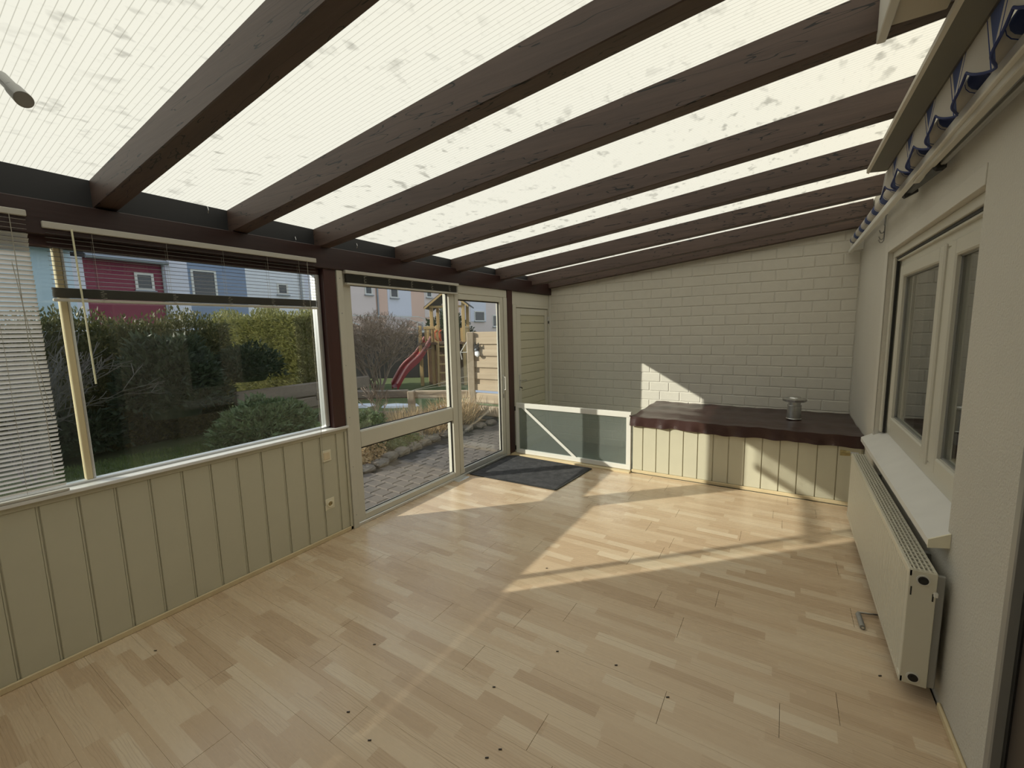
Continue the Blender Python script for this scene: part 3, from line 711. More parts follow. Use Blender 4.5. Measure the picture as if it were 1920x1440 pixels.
MB().beam((3.66, .5, 2.43), (3.66, 3.25, 2.44), .030, .040, c=.004).build('folding_arm', M['rail'], aw)
MB().beam((3.70, .5, 2.40), (3.70, 3.1, 2.435), .022, .024, c=.004).build('folding_arm', M['greymetal'], aw)
MB().beam((3.69, 2.95, 2.425), (3.69, 3.62, 2.475), .05, .055, c=.012).cyl((3.66, 3.62, 2.455), (3.72, 3.62, 2.485), .035, n=16).build('arm_joint', M['blackmetal'], aw)
MB().cyl((3.667, 3.40, 2.452), (3.655, 3.40, 2.452), .008, n=10).build('joint_bolt', M['chrome'], aw)
B(3.64, RX, 5.90, 5.94, 2.44, 2.56, c=.004).build('end_bracket', M['white'], aw)
B(3.64, RX, 1.20, 1.26, 2.44, 2.60, c=.004).build('end_bracket', M['white'], aw)
# boxed soffit in front of the near rafter
sb = MB().box(3.352, 3.50, FY, 2.10, 2.70, 2.86, c=.003).build('trim_7', M['soffit'], kind='structure')
MB().box(3.325, 3.352, FY, 2.135, 2.668, 2.88, c=.003).build('fascia_board', M['white'], sb)
# hook chain on the wall
hk = MB(); y = 4.655
def jhook(mb, x, y, z, s):
    mb.tube([(x, y, z+.05*s), (x, y, z), (x-.006*s, y, z-.012*s), (x-.016*s, y, z-.012*s), (x-.022*s, y, z+.004*s)], .004, 6)
hc = empty('hook_chain', (RX-.01, y, 2.34), 'short chain of metal hooks hanging on the house wall beside the window', 'hook')
m_ = MB(); m_.tube([(RX, y, 2.53), (RX-.014, y, 2.53), (RX-.022, y-.02, 2.45), (RX-.012, y-.01, 2.44), (RX-.010, y, 2.53)], .0028, 5); m_.build('wire_loop', M['greymetal'], hc)
for z in (2.41, 2.36, 2.335):
    m_ = MB(); jhook(m_, RX-.014, y, z, 1.5); m_.build('hook', M['greymetal'], hc)

# ------------------------------------------------------------------ spotlight at the top left
sp_ = empty('spotlight', (.9, .36, 2.4), 'brushed steel ceiling spotlight hanging below the roof panels', 'spotlight')
h0 = Vector((1.005, .405, 2.475)); h1 = Vector((1.135, .40, 2.402)); d = (h1-h0).normalized()
MB().cyl(h0+d*.03, h1, .021, .022, n=28).cyl(h0+d*.018, h0+d*.03, .016, .021, n=28).build('lamp_head', M['greymetal'], sp_)
MB().cyl(h1-d*.004, h1+d*.001, .019, n=28).build('lamp_lens', M['greymetal'], sp_)
MB().cyl(h0+d*.008, h0+d*.02, .0165, n=20).build('collar', M['dark'], sp_)
MB().cyl(h0+d*.01, h0-d*.16, .0175, n=20).build('stem', M['greymetal'], sp_)
e_ = h0-d*.16
MB().tube([e_, (e_[0]-.02, .30, e_[2]+.01), (.80, .25, 2.47)], .010, 8).build('swivel_arm', M['chrome'], sp_)
B(.74, .86, .225, .256, 2.45, 2.50, c=.004).build('ceiling_base', M['alu'], sp_)

# ================================================================== garden and neighbours
RV = Vector((cy, sy, 0)); FV = Vector((-sy, cy, 0))
GZ = -.085
B(-6.6, -.13, -6, 12, GZ-.3, GZ-.03).build('ground_lawn', M['lawn'], kind='structure')
B(-60, -6.6, -30, 60, GZ-.4, GZ-.04).build('ground_far', M['lawn'], kind='structure')
# raised neighbouring garden behind the low fence
def fr2(r, d, z): return tuple(Vector((CAM.x, CAM.y, 0))+RV*r+FV*d+Vector((0, 0, z)))
q = [(-4.2, 8.62), (4.2, 8.62), (4.2, 40), (-30, 40), (-6.5, 10.2)]
MB().add([fr2(a, b, -.2) for a, b in q]+[fr2(a, b, .10) for a, b in q], [(0,1,2,3,4)[::-1], (5,6,7,8,9)]+[(i, (i+1)%5, 5+(i+1)%5, 5+i) for i in range(5)]).build('ground_raised_garden', M['lawn'], kind='structure')

# ---- patio pavers
pt = B(-1.75, -.10, 1.4, 9.2, GZ-.1, GZ-.012).build('patio', M['sand'], kind='structure')
p0 = None; n = 0; j = 0; y = 1.75
while y < 8.6:
    x = -.13-(.10 if j % 2 else 0)
    while x > -1.62 and n < 290:
        if x-.2 > -1.35-.07*min(max(y-3.2, 0), 4):
            dz = (random.random()-.5)*.006
            if p0 is None: p0 = B(x-.197, x-.003, y+.003, y+.157, GZ-.04, GZ+.004, c=.008).build('paver', M['paver'], pt); px_, py_ = x, y
            else:
                o = inst(p0, pt, (x-px_, y-py_, dz)); o.rotation_euler = ((random.random()-.5)*.01, (random.random()-.5)*.01, (random.random()-.5)*.02)
            n += 1
        x -= .2
    y += .16; j += 1

# ---- foliage helpers (leaf quads)
def leaves(P, Nrm, L, Wd, up=.35, droop=0.):
    """diamond leaves at P (n,3), roughly pointing along Nrm"""
    n = len(P); d = Nrm+rng.normal(0, .55, (n, 3)); d[:, 2] += up; d /= np.linalg.norm(d, axis=1)[:, None]
    t = rng.normal(0, 1, (n, 3)); s = np.cross(d, t); s /= np.linalg.norm(s, axis=1)[:, None]
    l = (L*(.6+.8*rng.random(n)))[:, None]; w = (Wd*(.6+.8*rng.random(n)))[:, None]
    V = np.stack([P, P+d*l*.5+s*w*.5, P+d*l, P+d*l*.5-s*w*.5], 1).reshape(-1, 3)
    return V, np.arange(4*n).reshape(n, 4)
def core_quads(x0, x1, y0, y1, z0, z1):
    v = np.array([(x, y, z) for x in (x0, x1) for y in (y0, y1) for z in (z0, z1)], float)
    return v, np.array([(0,1,3,2),(4,6,7,5),(0,4,5,1),(2,3,7,6),(0,2,6,4),(1,5,7,3)])
def hedge(name, x0, x1, y0, y1, z0, z1, n, L, Wd, m, label, top=.16, group=None):
    a, b, c = x1-x0, y1-y0, z1-z0; ar = np.array([b*c, b*c, a*c, a*c, a*b]); f = rng.choice(5, n, p=ar/ar.sum())
    P = np.stack([x0+a*rng.random(n), y0+b*rng.random(n), z0+c*rng.random(n)], 1); Nn = np.zeros((n, 3))
    for i, (ax, v, sg) in enumerate(((0, x0, -1), (0, x1, 1), (1, y0, -1), (1, y1, 1), (2, z1, 1))):
        k = f == i; P[k, ax] = v-sg*.10*rng.random(k.sum())+sg*.05*np.sin(P[k, (ax+1) % 3]*5)*np.sin(P[k, (ax+2) % 3]*6); Nn[k, ax] = sg
    k = f == 4; P[k, 2] += top*(np.sin(P[k, 0]*3.1+P[k, 1]*4.3)*.35+rng.random(k.sum())**3-.3)
    V, F = leaves(P, Nn, L, Wd, .6)
    cv, cf = core_quads(x0+.1, x1-.1, y0+.1, y1-.1, z0, z1-.12)
    return fast_mesh(name, np.vstack([V, cv]), np.vstack([F, cf+len(V)]), m, label=label, cat='hedge', group=group)
def bush(name, c, r, n, L, Wd, m, label, cat='bush', flat=1., group=None, zc=.2):
    u = rng.normal(0, 1, (n, 3)); u /= np.linalg.norm(u, axis=1)[:, None]; u[:, 2] = np.where(u[:, 2] < -zc, -u[:, 2], u[:, 2])
    lump = 1+.13*np.sin(u[:, 0]*5+c[0]*3)*np.cos(u[:, 1]*6+c[1])+.10*np.sin(u[:, 2]*9+u[:, 0]*7)
    rad = (1-.30*rng.random(n)**1.6)*lump
    P = np.array(c)+u*np.array(r)*rad[:, None]
    V, F = leaves(P, u*flat, L, Wd, .1)
    # inner core so that no sky shows through
    cv = []; cf = []; nu, nv = 10, 6
    for i in range(nu):
        for j in range(nv+1):
            t = 2*math.pi*i/nu; q = -math.pi*.2+j/nv*math.pi*.7; cv.append((c[0]+.62*r[0]*math.cos(t)*math.cos(q), c[1]+.62*r[1]*math.sin(t)*math.cos(q), c[2]+.62*r[2]*math.sin(q)))
    for i in range(nu):
        for j in range(nv): cf.append((i*(nv+1)+j, ((i+1) % nu)*(nv+1)+j, ((i+1) % nu)*(nv+1)+j+1, i*(nv+1)+j+1))
    return fast_mesh(name, np.vstack([V, np.array(cv)]), np.vstack([F, np.array(cf)+len(V)]), m, label=label, cat=cat, group=group)
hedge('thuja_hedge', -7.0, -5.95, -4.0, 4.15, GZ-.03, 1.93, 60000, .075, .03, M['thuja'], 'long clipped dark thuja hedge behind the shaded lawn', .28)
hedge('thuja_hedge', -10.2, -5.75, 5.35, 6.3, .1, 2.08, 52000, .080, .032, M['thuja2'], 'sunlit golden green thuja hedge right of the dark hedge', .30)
bush('rhododendron', (-5.42, 2.95, .72), (.52, .72, .92), 6000, .13, .042, M['rhodo'], 'tall dark rhododendron in front of the clipped hedge', flat=.8)
bush('rhododendron', (-5.62, 1.75, .15), (.34, .60, .42), 2200, .12, .04, M['rhodo'], 'low dark rhododendron at the foot of the clipped hedge', flat=.8)
bush('cherry_laurel', (-5.55, 4.25, 1.0), (.42, .55, .48), 3000, .10, .032, M['rhodo'], 'small dark leafy bush above the sleeper wall', flat=.8)
bush('cherry_laurel', (-4.35, 3.85, -.02), (.52, .80, .56), 6500, .115, .042, M['laurel'], 'round glossy green laurel bush on the lawn', flat=.7)
# lawn grass
n = 26000; P = np.stack([-5.3+3.5*rng.random(n), -.5+5.4*rng.random(n), np.full(n, GZ-.03)], 1)
V, F = leaves(P, np.tile((0, 0, 1.), (n, 1)), .055, .010, .8)
fast_mesh('lawn_grass', V, F, M['grass'], label='short green grass on the shaded lawn', cat='grass', kind='stuff')

# ---- bare shrubs
def shrub(name, base, h, spread, n0, m, label, seed, depth=4, r0=.022, group=None):
    rs = random.Random(seed); mb = MB(); st = []
    for i in range(n0):
        a = rs.random()*6.283; d = Vector((math.cos(a)*spread*(.4+rs.random()*.6), math.sin(a)*spread*(.4+rs.random()*.6), 1)).normalized()
        st.append((Vector(base)+Vector((math.cos(a)*.05, math.sin(a)*.05, 0)), d, h*.36, r0*(.7+.5*rs.random()), 0))
    while st:
        p, d, L, r, k = st.pop(); q = p
        for s_ in range(2):
            d = (d+Vector((rs.gauss(0, .13), rs.gauss(0, .13), rs.gauss(.03, .07)))).normalized(); e = q+d*L*.5
            mb.cyl(q, e, max(r, .0045), max(r*.82, .004), n=5 if k < 2 else 3, cap=False); q = e; r *= .82
            if k < depth and s_ == 0 and rs.random() < .6:
                st.append((q, (d+Vector((rs.gauss(0, .5), rs.gauss(0, .5), rs.gauss(.1, .3)))).normalized(), L*.7, r*.6, k+1))
        if k < depth:
            for _ in range(3 if k in (0, depth-1) else 2):
                st.append((q, (d+Vector((rs.gauss(0, .42), rs.gauss(0, .42), rs.gauss(.08, .3)))).normalized(), L*(.6+.2*rs.random()), r*.72, k+1))
    return mb.build(name, m, label=label, cat='shrub', group=group)
shrub('bare_shrub', (-5.85, 7.55, .08), 2.0, .62, 10, M['bark'], 'leafless round shrub left of the red slide', 3, 6, .03)
shrub('bare_shrub', (-4.75, 1.14, GZ), 1.85, .16, 12, M['greybark'], 'leafless grey shrub at the left end of the hedge', 5, 4, .009)
shrub('bare_shrub', (-2.55, 4.75, 0), .95, .35, 3, M['bark'], 'thin leafless sapling in the dry flower bed', 11, 3, .010)

# ---- flower bed with edging stones
B(-3.6, -1.72, 3.0, 7.0, GZ-.2, GZ+.05).build('ground_bed', M['soil'], kind='structure')
MB().add([(-1.72, 3.2, GZ-.1), (-1.36, 3.2, GZ-.1), (-1.75, 5.6, GZ-.1), (-1.6, 6.9, GZ-.1), (-1.72, 6.9, GZ-.1), (-1.72, 3.2, GZ+.03), (-1.42, 3.2, GZ+.03), (-1.76, 5.6, GZ+.03), (-1.65, 6.9, GZ+.03), (-1.8, 6.9, GZ+.03)], [(0,1,2,3,4)[::-1], (5,6,7,8,9)]+[(i, (i+1)%5, 5+(i+1)%5, 5+i) for i in range(5)]).build('ground_bed_edge', M['soil'], kind='structure')
def stone(c, s, seed):
    rs = random.Random(seed); mb = MB(); nu, nv = 9, 6; vs = []; fs = []
    for i in range(nu):
        for j in range(nv+1):
            t = 2*math.pi*i/nu; q = -math.pi/2+math.pi*j/nv; k = 1+.16*math.sin(3*t+seed)+.12*math.sin(2*q+5*t)
            ct = math.copysign(abs(math.cos(t))**.7, math.cos(t)); s_t = math.copysign(abs(math.sin(t))**.7, math.sin(t))
            vs.append((c[0]+s[0]*k*ct*math.cos(q), c[1]+s[1]*k*s_t*math.cos(q), c[2]+s[2]*(1+.1*math.sin(4*t+seed))*math.sin(q)))
    for i in range(nu):
        for j in range(nv): fs.append((i*(nv+1)+j, ((i+1)%nu)*(nv+1)+j, ((i+1)%nu)*(nv+1)+j+1, i*(nv+1)+j+1))
    return mb.add(vs, fs)
sp = [(-1.33, 3.28), (-1.35, 3.52), (-1.38, 3.78), (-1.47, 4.02), (-1.53, 4.30), (-1.58, 4.58), (-1.62, 4.85), (-1.65, 5.12), (-1.68, 5.40), (-1.66, 5.68), (-1.62, 5.95), (-1.55, 6.25), (-1.52, 6.55)]
ORD = 'first second third fourth fifth sixth seventh eighth ninth tenth eleventh twelfth thirteenth'.split()
for i, (x, y) in enumerate(sp):
    stone((x-.05, y, GZ+.03), (.09+.03*random.random(), .125, .055+.03*random.random()), i).build('edging_stone', M['stone'], label='rough grey edging stone of the flower bed, %s from the near end' % ORD[i], cat='stone', group='edging stones along the flower bed')
stone((-1.95, 6.45, GZ+.16), (.17, .2, .15), 40).build('boulder', M['stone'], label='rounded brown boulder beside the tall fence post', cat='stone')
def clump(name, c, r, h, n, m, label, w=.012, group=None):
    a = rng.random(n)*6.283; q = np.sqrt(rng.random(n)); P = np.stack([c[0]+r[0]*q*np.cos(a), c[1]+r[1]*q*np.sin(a), np.full(n, c[2])+h*.35*rng.random(n)], 1)
    Nn = np.stack([np.cos(a)*q*.4, np.sin(a)*q*.4, np.ones(n)], 1)
    V, F = leaves(P, Nn, h*.75, w, .5); return fast_mesh(name, V, F, m, label=label, cat='plant', group=group)
clump('dry_grass', (-1.95, 6.0, GZ+.03), (.32, .45), .52, 900, M['dry'], 'straw-coloured dry perennial clump before the tall fence')
clump('dry_grass', (-2.1, 5.2, GZ+.03), (.45, .5), .30, 900, M['dry'], 'low brown dry stems in the middle of the flower bed')
clump('dry_grass', (-2.6, 5.6, GZ+.03), (.5, .5), .36, 700, M['dry'], 'pale dry stems before the low sleeper fence')
bush('ground_cover', (-2.35, 4.1, .06), (.55, .55, .45), 3200, .06, .035, M['laurel'], 'mottled evergreen shrub at the near end of the flower bed', flat=.5)
bush('ground_cover', (-1.75, 3.6, -.02), (.30, .50, .26), 1600, .05, .025, M['dry'], 'withered leafy plant hanging over the edging stones', flat=.5)
bush('ground_cover', (-1.8, 4.5, -.02), (.22, .4, .18), 1100, .05, .022, M['laurel'], 'low green ivy along the edging stones', flat=.5)

# ---- low sleeper wall by the thuja and sleeper fence
sw_ = empty('sleeper_wall', (-5.6, 5.2, 0), 'dark low wall of two sleepers below the sunlit hedge', 'wall')
for z0, z1 in ((.14, .36), (.38, .66)): B(-5.50, -5.36, 3.9, 6.9, z0, z1, c=.02).build('sleeper', M['sleeper'], sw_)
B(-5.46, -5.40, 3.9, 6.9, GZ, .14).build('footing', M['sleeper'], sw_)
def fx2(r, d, z): return fr2(r, d, z)
fe = empty('sleeper_fence', fr2(-2.0, 8.5, GZ), 'low fence of weathered sleepers between the flower bed and the playground', 'fence')
for (r0_, r1_, za, zb_, s0, s1) in ((-3.9, -2.06, .385, .55, .385, .55), (-1.95, -.87, .375, .53, .36, .51), (-3.9, -2.06, GZ, .12, GZ, .12), (-1.95, -.87, GZ, .10, GZ, .09)):
    MB().beam(fr2(r0_, 8.5, (za+zb_)/2), fr2(r1_, 8.5, (s0+s1)/2), .09, zb_-za, c=.02).build('sleeper', M['weathered'] if r0_ > -3 else M['sleeper'], fe)  # right-hand rails take the sunlit timber colour, left-hand ones the darker
for r_, zt in ((-2.0, .53), (-3.3, .55)):
    MB().box(-.065, .065, -.065, .065, GZ, zt, c=.012).xf(Matrix.Translation(fr2(r_, 8.44, 0)) @ Matrix.Rotation(YAW, 4, 'Z')).build('post', M['weathered'], fe)
tf = empty('plank_fence', fr2(-.4, 8.5, GZ), 'tall sunlit fence panel of weathered horizontal planks', 'fence')
MB().box(-.06, .07, -.07, .07, GZ, 1.66, c=.012).xf(Matrix.Translation(fr2(-.80, 8.44, 0)) @ Matrix.Rotation(YAW, 4, 'Z')).build('post', M['weathered'], tf)
PX, PY = -2.10, 6.74
z = .52
for i in range(10):
    o_ = .016 if i % 2 else -.016
    B(PX, PX+1.75, PY+o_-.011, PY+o_+.011, z, z+.122, c=.004).build('plank', M['weathered'], tf); z += .113
for zz in (.02, .27): B(PX, PX+1.75, PY-.05, PY+.05, zz, zz+.2, c=.02).build('sleeper', M['weathered'], tf)
for zz, e in ((.60, .62), (.72, .90)):
    MB().tube([fr2(-3.6, 8.40, .56), fr2(-2.0, 8.40, .54), fr2(-.8, 8.38, zz+.1)], .003, 4).build('wire', M['rail'], fe)
# ornament and bracket on the plank fence
og = empty('dog_ornament', (-1.93, 6.70, 1.25), 'black and white dog head ornament hung on the plank fence', 'ornament')
Mx = Matrix.Translation((-1.93, 6.675, 1.34))
stone((0, 0, 0), (.055, .035, .07), 2).xf(Mx).build('head', M['blackfence'], og)
stone((0.01, -.01, -.095), (.05, .03, .06), 5).xf(Mx).build('chest', M['snow'], og)
stone((0, -.035, -.025), (.024, .02, .03), 6).xf(Mx).build('muzzle', M['gutter'], og)
for s_ in (-1, 1): MB().cyl((s_*.035, 0, .05), (s_*.045, 0, .12), .022, .004, n=6).xf(Mx).build('ear', M['blackfence'], og)
bk = MB(); pA, pB, pC = fr2(-.86, 8.40, 1.47), fr2(-.86, 8.40, 1.27), fr2(-.99, 8.40, 1.27)
bk.tube([pA, pC, pB], .007, 6).tube([pC, fr2(-.965, 8.40, 1.13)], .007, 6).tube([pA, pB], .007, 6).build('wire_bracket', M['white'], label='white bent wire bracket on the tall fence post', cat='bracket')
# snow patches
def snow(pts, z, label):
    c = np.mean(pts, 0); mb = MB(); n = len(pts)
    vs = [(x, y, z-.02) for x, y in pts]+[(c[0]+(x-c[0])*.9, c[1]+(y-c[1])*.9, z+.02) for x, y in pts]
    mb.add(vs, [tuple(range(n, 2*n))]+[(i, (i+1) % n, n+(i+1) % n, n+i) for i in range(n)]).build('snow_patch', M['snow'], label=label, cat='snow')
def blob(r0_, d0, a, b, seed):
    rs = random.Random(seed); out = []
    for i in range(14):
        t = i/14*6.283; k = .75+.4*rs.random(); v = fr2(r0_+a*k*math.cos(t), d0+b*k*math.sin(t), 0); out.append((v[0], v[1]))
    return out
snow(blob(-3.35, 9.25, .35, .22, 1), .12, 'small snow patch behind the left end of the sleeper fence')
snow(blob(-2.45, 9.15, .40, .2, 2), .12, 'long snow patch behind the sleeper fence post')
snow(blob(-1.15, 8.95, .42, .25, 3), .12, 'bright snow patch between sleeper fence and plank fence')
snow(blob(-.35, 10.9, .8, .6, 4), .12, 'wide snow patch seen below the plank fence')

# ---- play tower with slide
TO = Vector((-5.88, 9.22, 0)); TM = Matrix.Translation(TO) @ Matrix.Rotation(YAW, 4, 'Z'); TZ = .10
tw = empty('play_tower', tuple(TO+Vector((0, 0, TZ))), 'wooden play tower with gabled roof behind the sleeper fence', 'play tower')
def tb(name, m, *a, c=.006, parent=None): return MB().box(*a, c=c).xf(TM).build(name, m, parent or tw)
for x, y, zt in ((.0, .0, 1.86), (.50, .0, 1.86), (.33, .12, 2.44), (1.27, .0, 2.50), (.33, 1.25, 2.44), (1.27, 1.25, 2.50), (0, 1.25, 1.86)):
    tb('post', M['honey'], x-.045, x+.045, y-.045, y+.045, TZ, zt, c=.008)
tb('deck', M['brown'], -.05, 1.32, -.05, 1.32, 1.30, 1.37)
tb('hand_rail', M['honey'], .1, .48, -.03, .03, 1.76, 1.83)
for i in range(4): tb('rail_slat', M['honey'], .125+.095*i, .175+.095*i, -.014, .014, 1.38, 1.77)
for i in range(3): tb('rail_slat', M['honey'], 1.0+.085*i, 1.045+.085*i, -.014, .014, 1.38, 1.77)
for i in range(11): tb('rail_slat', M['honey'], 1.26, 1.285, .06+.11*i, .115+.11*i, 1.38, 1.77)
tb('hand_rail', M['honey'], 1.25, 1.30, .04, 1.22, 1.77, 1.82)
for i in range(9): tb('back_slat', M['brown'], .06+.14*i, .15+.14*i, 1.24, 1.27, 1.38, 1.80)
for i in range(8): tb('lower_board', M['brown'], .14+.142*i, .276+.142*i, .30, .33, TZ, 1.30, c=.004)
for i in range(5): tb('side_board', M['brown'], 1.25, 1.28, .05, 1.22, TZ+.24*i, TZ+.23+.24*i, c=.004)
tb('tie_beam', M['honey'], .30, 1.32, -.02, .02, 2.36, 2.42)
for s_, nm in ((-1, 'roof_slope'), (1, 'roof_slope')):
    xp = .84; xe = .16 if s_ < 0 else 1.46; ze = 2.34 if s_ < 0 else 2.38
    MB().prism([(xp, 2.86), (xe, ze), (xe, ze+.045), (xp, 2.91)], 1, -.14, 1.42).xf(TM).build(nm, M['felt'], tw)
    MB().prism([(xp, 2.82), (xe-.02*s_, ze-.03), (xe-.02*s_, ze+.03), (xp, 2.885)], 1, -.18, -.14).xf(TM).build('barge_board', M['honey'], tw)
for i in range(5): tb('ladder_rung', M['honey'], .54, .93, -.22+.04*i, -.16+.04*i, TZ+.12+.25*i, TZ+.165+.25*i)
for x in (.52, .95): MB().beam((x, -.24, TZ), (x, -.02, 1.36), .04, .07, c=.006).xf(TM).build('ladder_rail', M['honey'], tw)
for x in (.50, .62):
    MB().tube([(x, -.05, 1.42), (x-.05, -.11, 1.5), (x-.05, -.11, 1.66), (x, -.05, 1.72)], .018, 6).xf(TM).build('grab_handle', M['orange'], tw)
tb('orange_panel', M['orange'], .52, .60, -.02, .02, 1.40, 1.62)
# slide
sd_ = empty('slide', tuple(TM @ Vector((-.3, -.3, TZ))), 'faded red wavy plastic slide leading down from the play tower', 'slide')
def sl_c(t):
    x = .20-.86*t; y = .02-.66*t; z = 1.42-.06*math.sin(t*6.283)*1.4-(1.42-TZ-.03)*(t*.92+.08*t*t)
    if t > .9: z += .03*(t-.9)*10
    return Vector((x, y, z))
ax_ = Vector((.66, -.86, 0)).normalized()
def bed(u, v):
    c = sl_c(u); w = (v-.5)*.36; return TM @ (c-ax_*w+Vector((0, 0, .02*math.cos(v*6.283))))
MB().grid(bed, 24, 6).build('bed', M['redslide'], sd_, smooth=True)
for s_ in (-.18, .18):
    def side(u, v, s_=s_):
        c = sl_c(u); return TM @ (c-ax_*(s_+(.02 if s_ > 0 else -.02)*v)+Vector((0, 0, -.10+.22*v)))
    MB().grid(side, 24, 2).build('side_wall', M['redslide'], sd_, smooth=True)
    pts = [TM @ (sl_c(i/24)-ax_*(s_*1.1)+Vector((0, 0, .12))) for i in range(25)]
    MB().tube(pts, .024, 6).build('rim', M['redlight'], sd_)
# toys and table behind the tower
tb_ = empty('garden_table', fr2(-.15, 15.0, .1), 'pale table top behind the play tower', 'table')
Mt = Matrix.Translation(fr2(-.2, 15.0, 0)) @ Matrix.Rotation(YAW, 4, 'Z')
MB().box(-.5, .9, -.4, .4, 1.42, 1.48, c=.01).xf(Mt).build('table_top', M['snow'], tb_)
for x in (-.42, .82): MB().box(x-.03, x+.03, -.03, .03, .1, 1.42).xf(Mt).build('leg', M['greymetal'], tb_)

# ---- black screen fence and glass canopy behind the bare shrub
bf = empty('screen_fence', fr2(-3.8, 15.0, .1), 'tall black screen fence behind the bare shrub', 'fence')
for i in range(8):
    MB().box(-.27, .27, -.02, .02, .1, 1.62+.03*(i % 2), c=.01).xf(Matrix.Translation(fr2(-5.7+.55*i, 15.0, 0)) @ Matrix.Rotation(YAW, 4, 'Z')).build('screen_panel', M['blackfence'], bf)
cn = empty('glass_canopy', (-11.0, 11.5, .1), 'white framed glass canopy on the peach terraced house', 'canopy')
Q = lambda u, v: Vector((-19.6+3.9*u, 16.2+7.0*v, 2.78-1.1*u))
for v in (0, .25, .5, .75, 1.): MB().beam(Q(0, v), Q(1, v), .05, .06, c=.006).build('rafter', M['white'], cn)
for u in (0, 1.): MB().beam(Q(u, 0), Q(u, 1), .06, .07, c=.006).build('purlin', M['white'], cn)
for i in range(4): MB().add([Q(0, i/4)+Vector((0, 0, .02)), Q(1, i/4)+Vector((0, 0, .02)), Q(1, (i+1)/4)+Vector((0, 0, .02)), Q(0, (i+1)/4)+Vector((0, 0, .02))], [(0, 1, 2, 3)]).build('pane', M['glass'], cn)
for v in (0, .5, 1.): MB().beam(Q(1, v), Vector((Q(1, v)[0], Q(1, v)[1], .05)), .07, .07, up=(0, 1, 0)).build('leg', M['white'], cn)
bush('conifer', tuple(Vector(fr2(-2.35, 17.0, .45))), (.9, .9, 2.2), 4000, .14, .06, M['rhodo'], 'dark green conifer seen through the play tower', cat='tree')

# ---- houses
HX = -20.
def house(name, y0, y1, zt, m, label, wins=(), roof=None, pipe=None, extra=None, group=None, dx=0.):
    h = empty(name, (HX-4, (y0+y1)/2, GZ-.04), label, 'house', group)
    x1 = HX+dx
    B(x1-8, x1, y0, y1, GZ-.04, zt).build('wall', m, h)
    xw = x1
    if extra: x1 = x1+.035
    for (a, b, c, d_) in wins:
        f = MB(); t = .09
        f.box(x1-.05, x1+.05, a, b, c, c+t).box(x1-.05, x1+.05, a, b, d_-t, d_).box(x1-.05, x1+.05, a, a+t, c+t, d_-t).box(x1-.05, x1+.05, b-t, b, c+t, d_-t)
        w = f.build('window_frame', M['white'], h); B(x1-.05, x1+.012, a+t, b-t, c+t, d_-t).build('pane', M['pane'], w)
        B(x1, x1+.14, a-.05, b+.05, c-.06, c, c=.01).build('window_ledge', M['gutter'], w)
    x1 = xw
    if roof:
        MB().prism([(x1+.35, zt-.05), (x1+.35, zt+.07), (x1-4, zt+2.0), (x1-8.3, zt+.07), (x1-8.3, zt-.05)], 1, y0, y1).build('roof', M['tile'], h)
        MB().cyl((x1+.40, y0, zt-.02), (x1+.40, y1, zt-.02), .09, n=10).build('gutter', M['gutter'], h)
    if pipe: MB().cyl((x1+.07, pipe, GZ), (x1+.07, pipe, zt), .06, n=10).build('downpipe', M['gutter'], h)
    if extra:
        for (nm, mm, *bb) in extra: B(*bb, c=.02).build(nm, mm, h)
    return h
house('house', -8., 5.30, 5.05, M['h_blue'], 'pale blue rendered house at the far left behind the hedge', roof=True)
house('house', 5.30, 5.62, 4.85, M['h_lilac'], 'narrow pale lilac house section left of the wine red house', wins=())
house('house', 5.62, 8.25, 4.88, M['h_red'], 'wine red rendered house with small white window', wins=((7.15, 7.80, 3.70, 4.42),), roof=True, pipe=8.15)
house('house', 8.25, 9.10, 6.6, M['h_lilac'], 'white house section between red and slate blue houses')
house('house', 9.10, 11.60, 6.4, M['h_slate'], 'slate blue house with a wide white-framed window', wins=((9.2, 10.25, 3.45, 4.78),))
house('house', 11.60, 14.75, 6.4, M['h_white'], 'white house with a tiny square window right of the slate blue house', wins=((13.15, 13.75, 3.85, 4.45),), pipe=14.5)
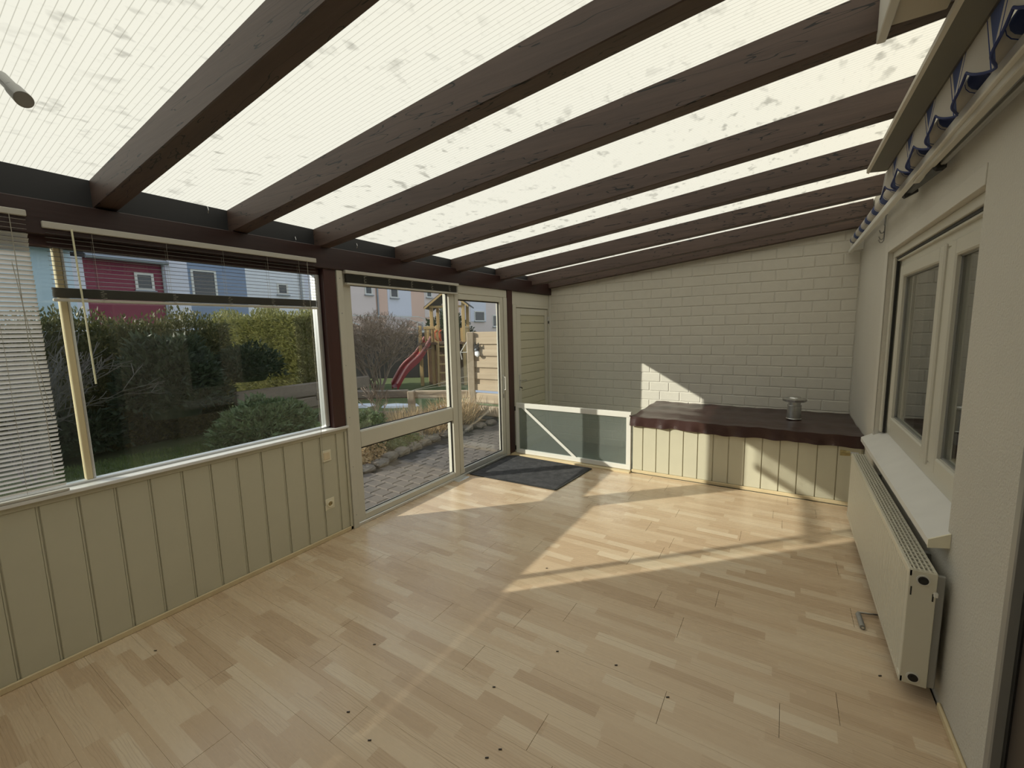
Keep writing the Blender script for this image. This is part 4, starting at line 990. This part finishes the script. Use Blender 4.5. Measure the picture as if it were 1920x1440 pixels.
house('house', 14.75, 17.2, 6.4, M['h_lilac'], 'pale lilac house with a tall window beside the terrace door post', wins=((15.2, 16.2, 3.6, 4.9),))
ex = lambda *a: a
house('terraced_house', 17.2, 20.72, 7.2, M['h_peach'], 'peach terraced house with canopy, nearest the door frame', wins=((18.85, 19.45, 4.15, 5.15),), pipe=19.86,
      extra=[('pale_panel', M['h_pink'], HX-.02, HX+.035, 17.3, 19.72, 2.82, 7.2)])
house('terraced_house', 20.72, 24.25, 7.2, M['h_peach'], 'peach terraced house with bluish white panel above the bare shrub', wins=((20.95, 21.7, 4.05, 5.1), (23.35, 24.1, .2, 2.45)),
      extra=[('pale_panel', M['h_lilac'], HX-.02, HX+.035, 20.75, 22.95, 2.82, 7.2)])
house('terraced_house', 24.25, 28.4, 7.2, M['h_peach'], 'peach terraced house directly behind the play tower roof', wins=((24.5, 25.1, 4.25, 5.2), (26.8, 27.6, 3.9, 5.0)), pipe=26.1,
      extra=[('pale_panel', M['h_pink'], HX-.02, HX+.035, 24.3, 26.0, 2.75, 7.2)])
house('terraced_house', 28.4, 32.5, 7.2, M['h_pink'], 'pale pink terraced house right of the play tower roof', wins=((30.4, 31.9, 2.5, 3.4),),
      extra=[('pale_panel', M['h_lilac'], HX-.02, HX+.035, 29.9, 32.2, 2.45, 7.2)])
house('terraced_house', 32.5, 38., 7.2, M['h_pink'], 'grey pink terraced house at the right edge of the sliding door', wins=((33.2, 33.9, 2.0, 3.1), (34.2, 34.9, 2.0, 3.1)))

# ---- crumbs on the laminate
CRUMBS = [(2.009, 1.497), (1.289, 1.395), (1.525, 1.05), (2.166, 1.856), (1.748, 2.532), (0.294, 0.751), (2.724, 1.859), (2.179, 1.202), (2.205, 1.258), (1.717, 1.009), (3.56, 2.5), (2.46, 1.922)]
cr = MB()
for i, (x, y) in enumerate(CRUMBS): cr.beam((x-.006, y-.003, .002), (x+.006, y+.004, .003), .004, .004)
cr.build('floor_crumbs', M['darkwood'], kind='stuff', label='scattered tiny dark crumbs on the laminate floor', cat='crumbs')
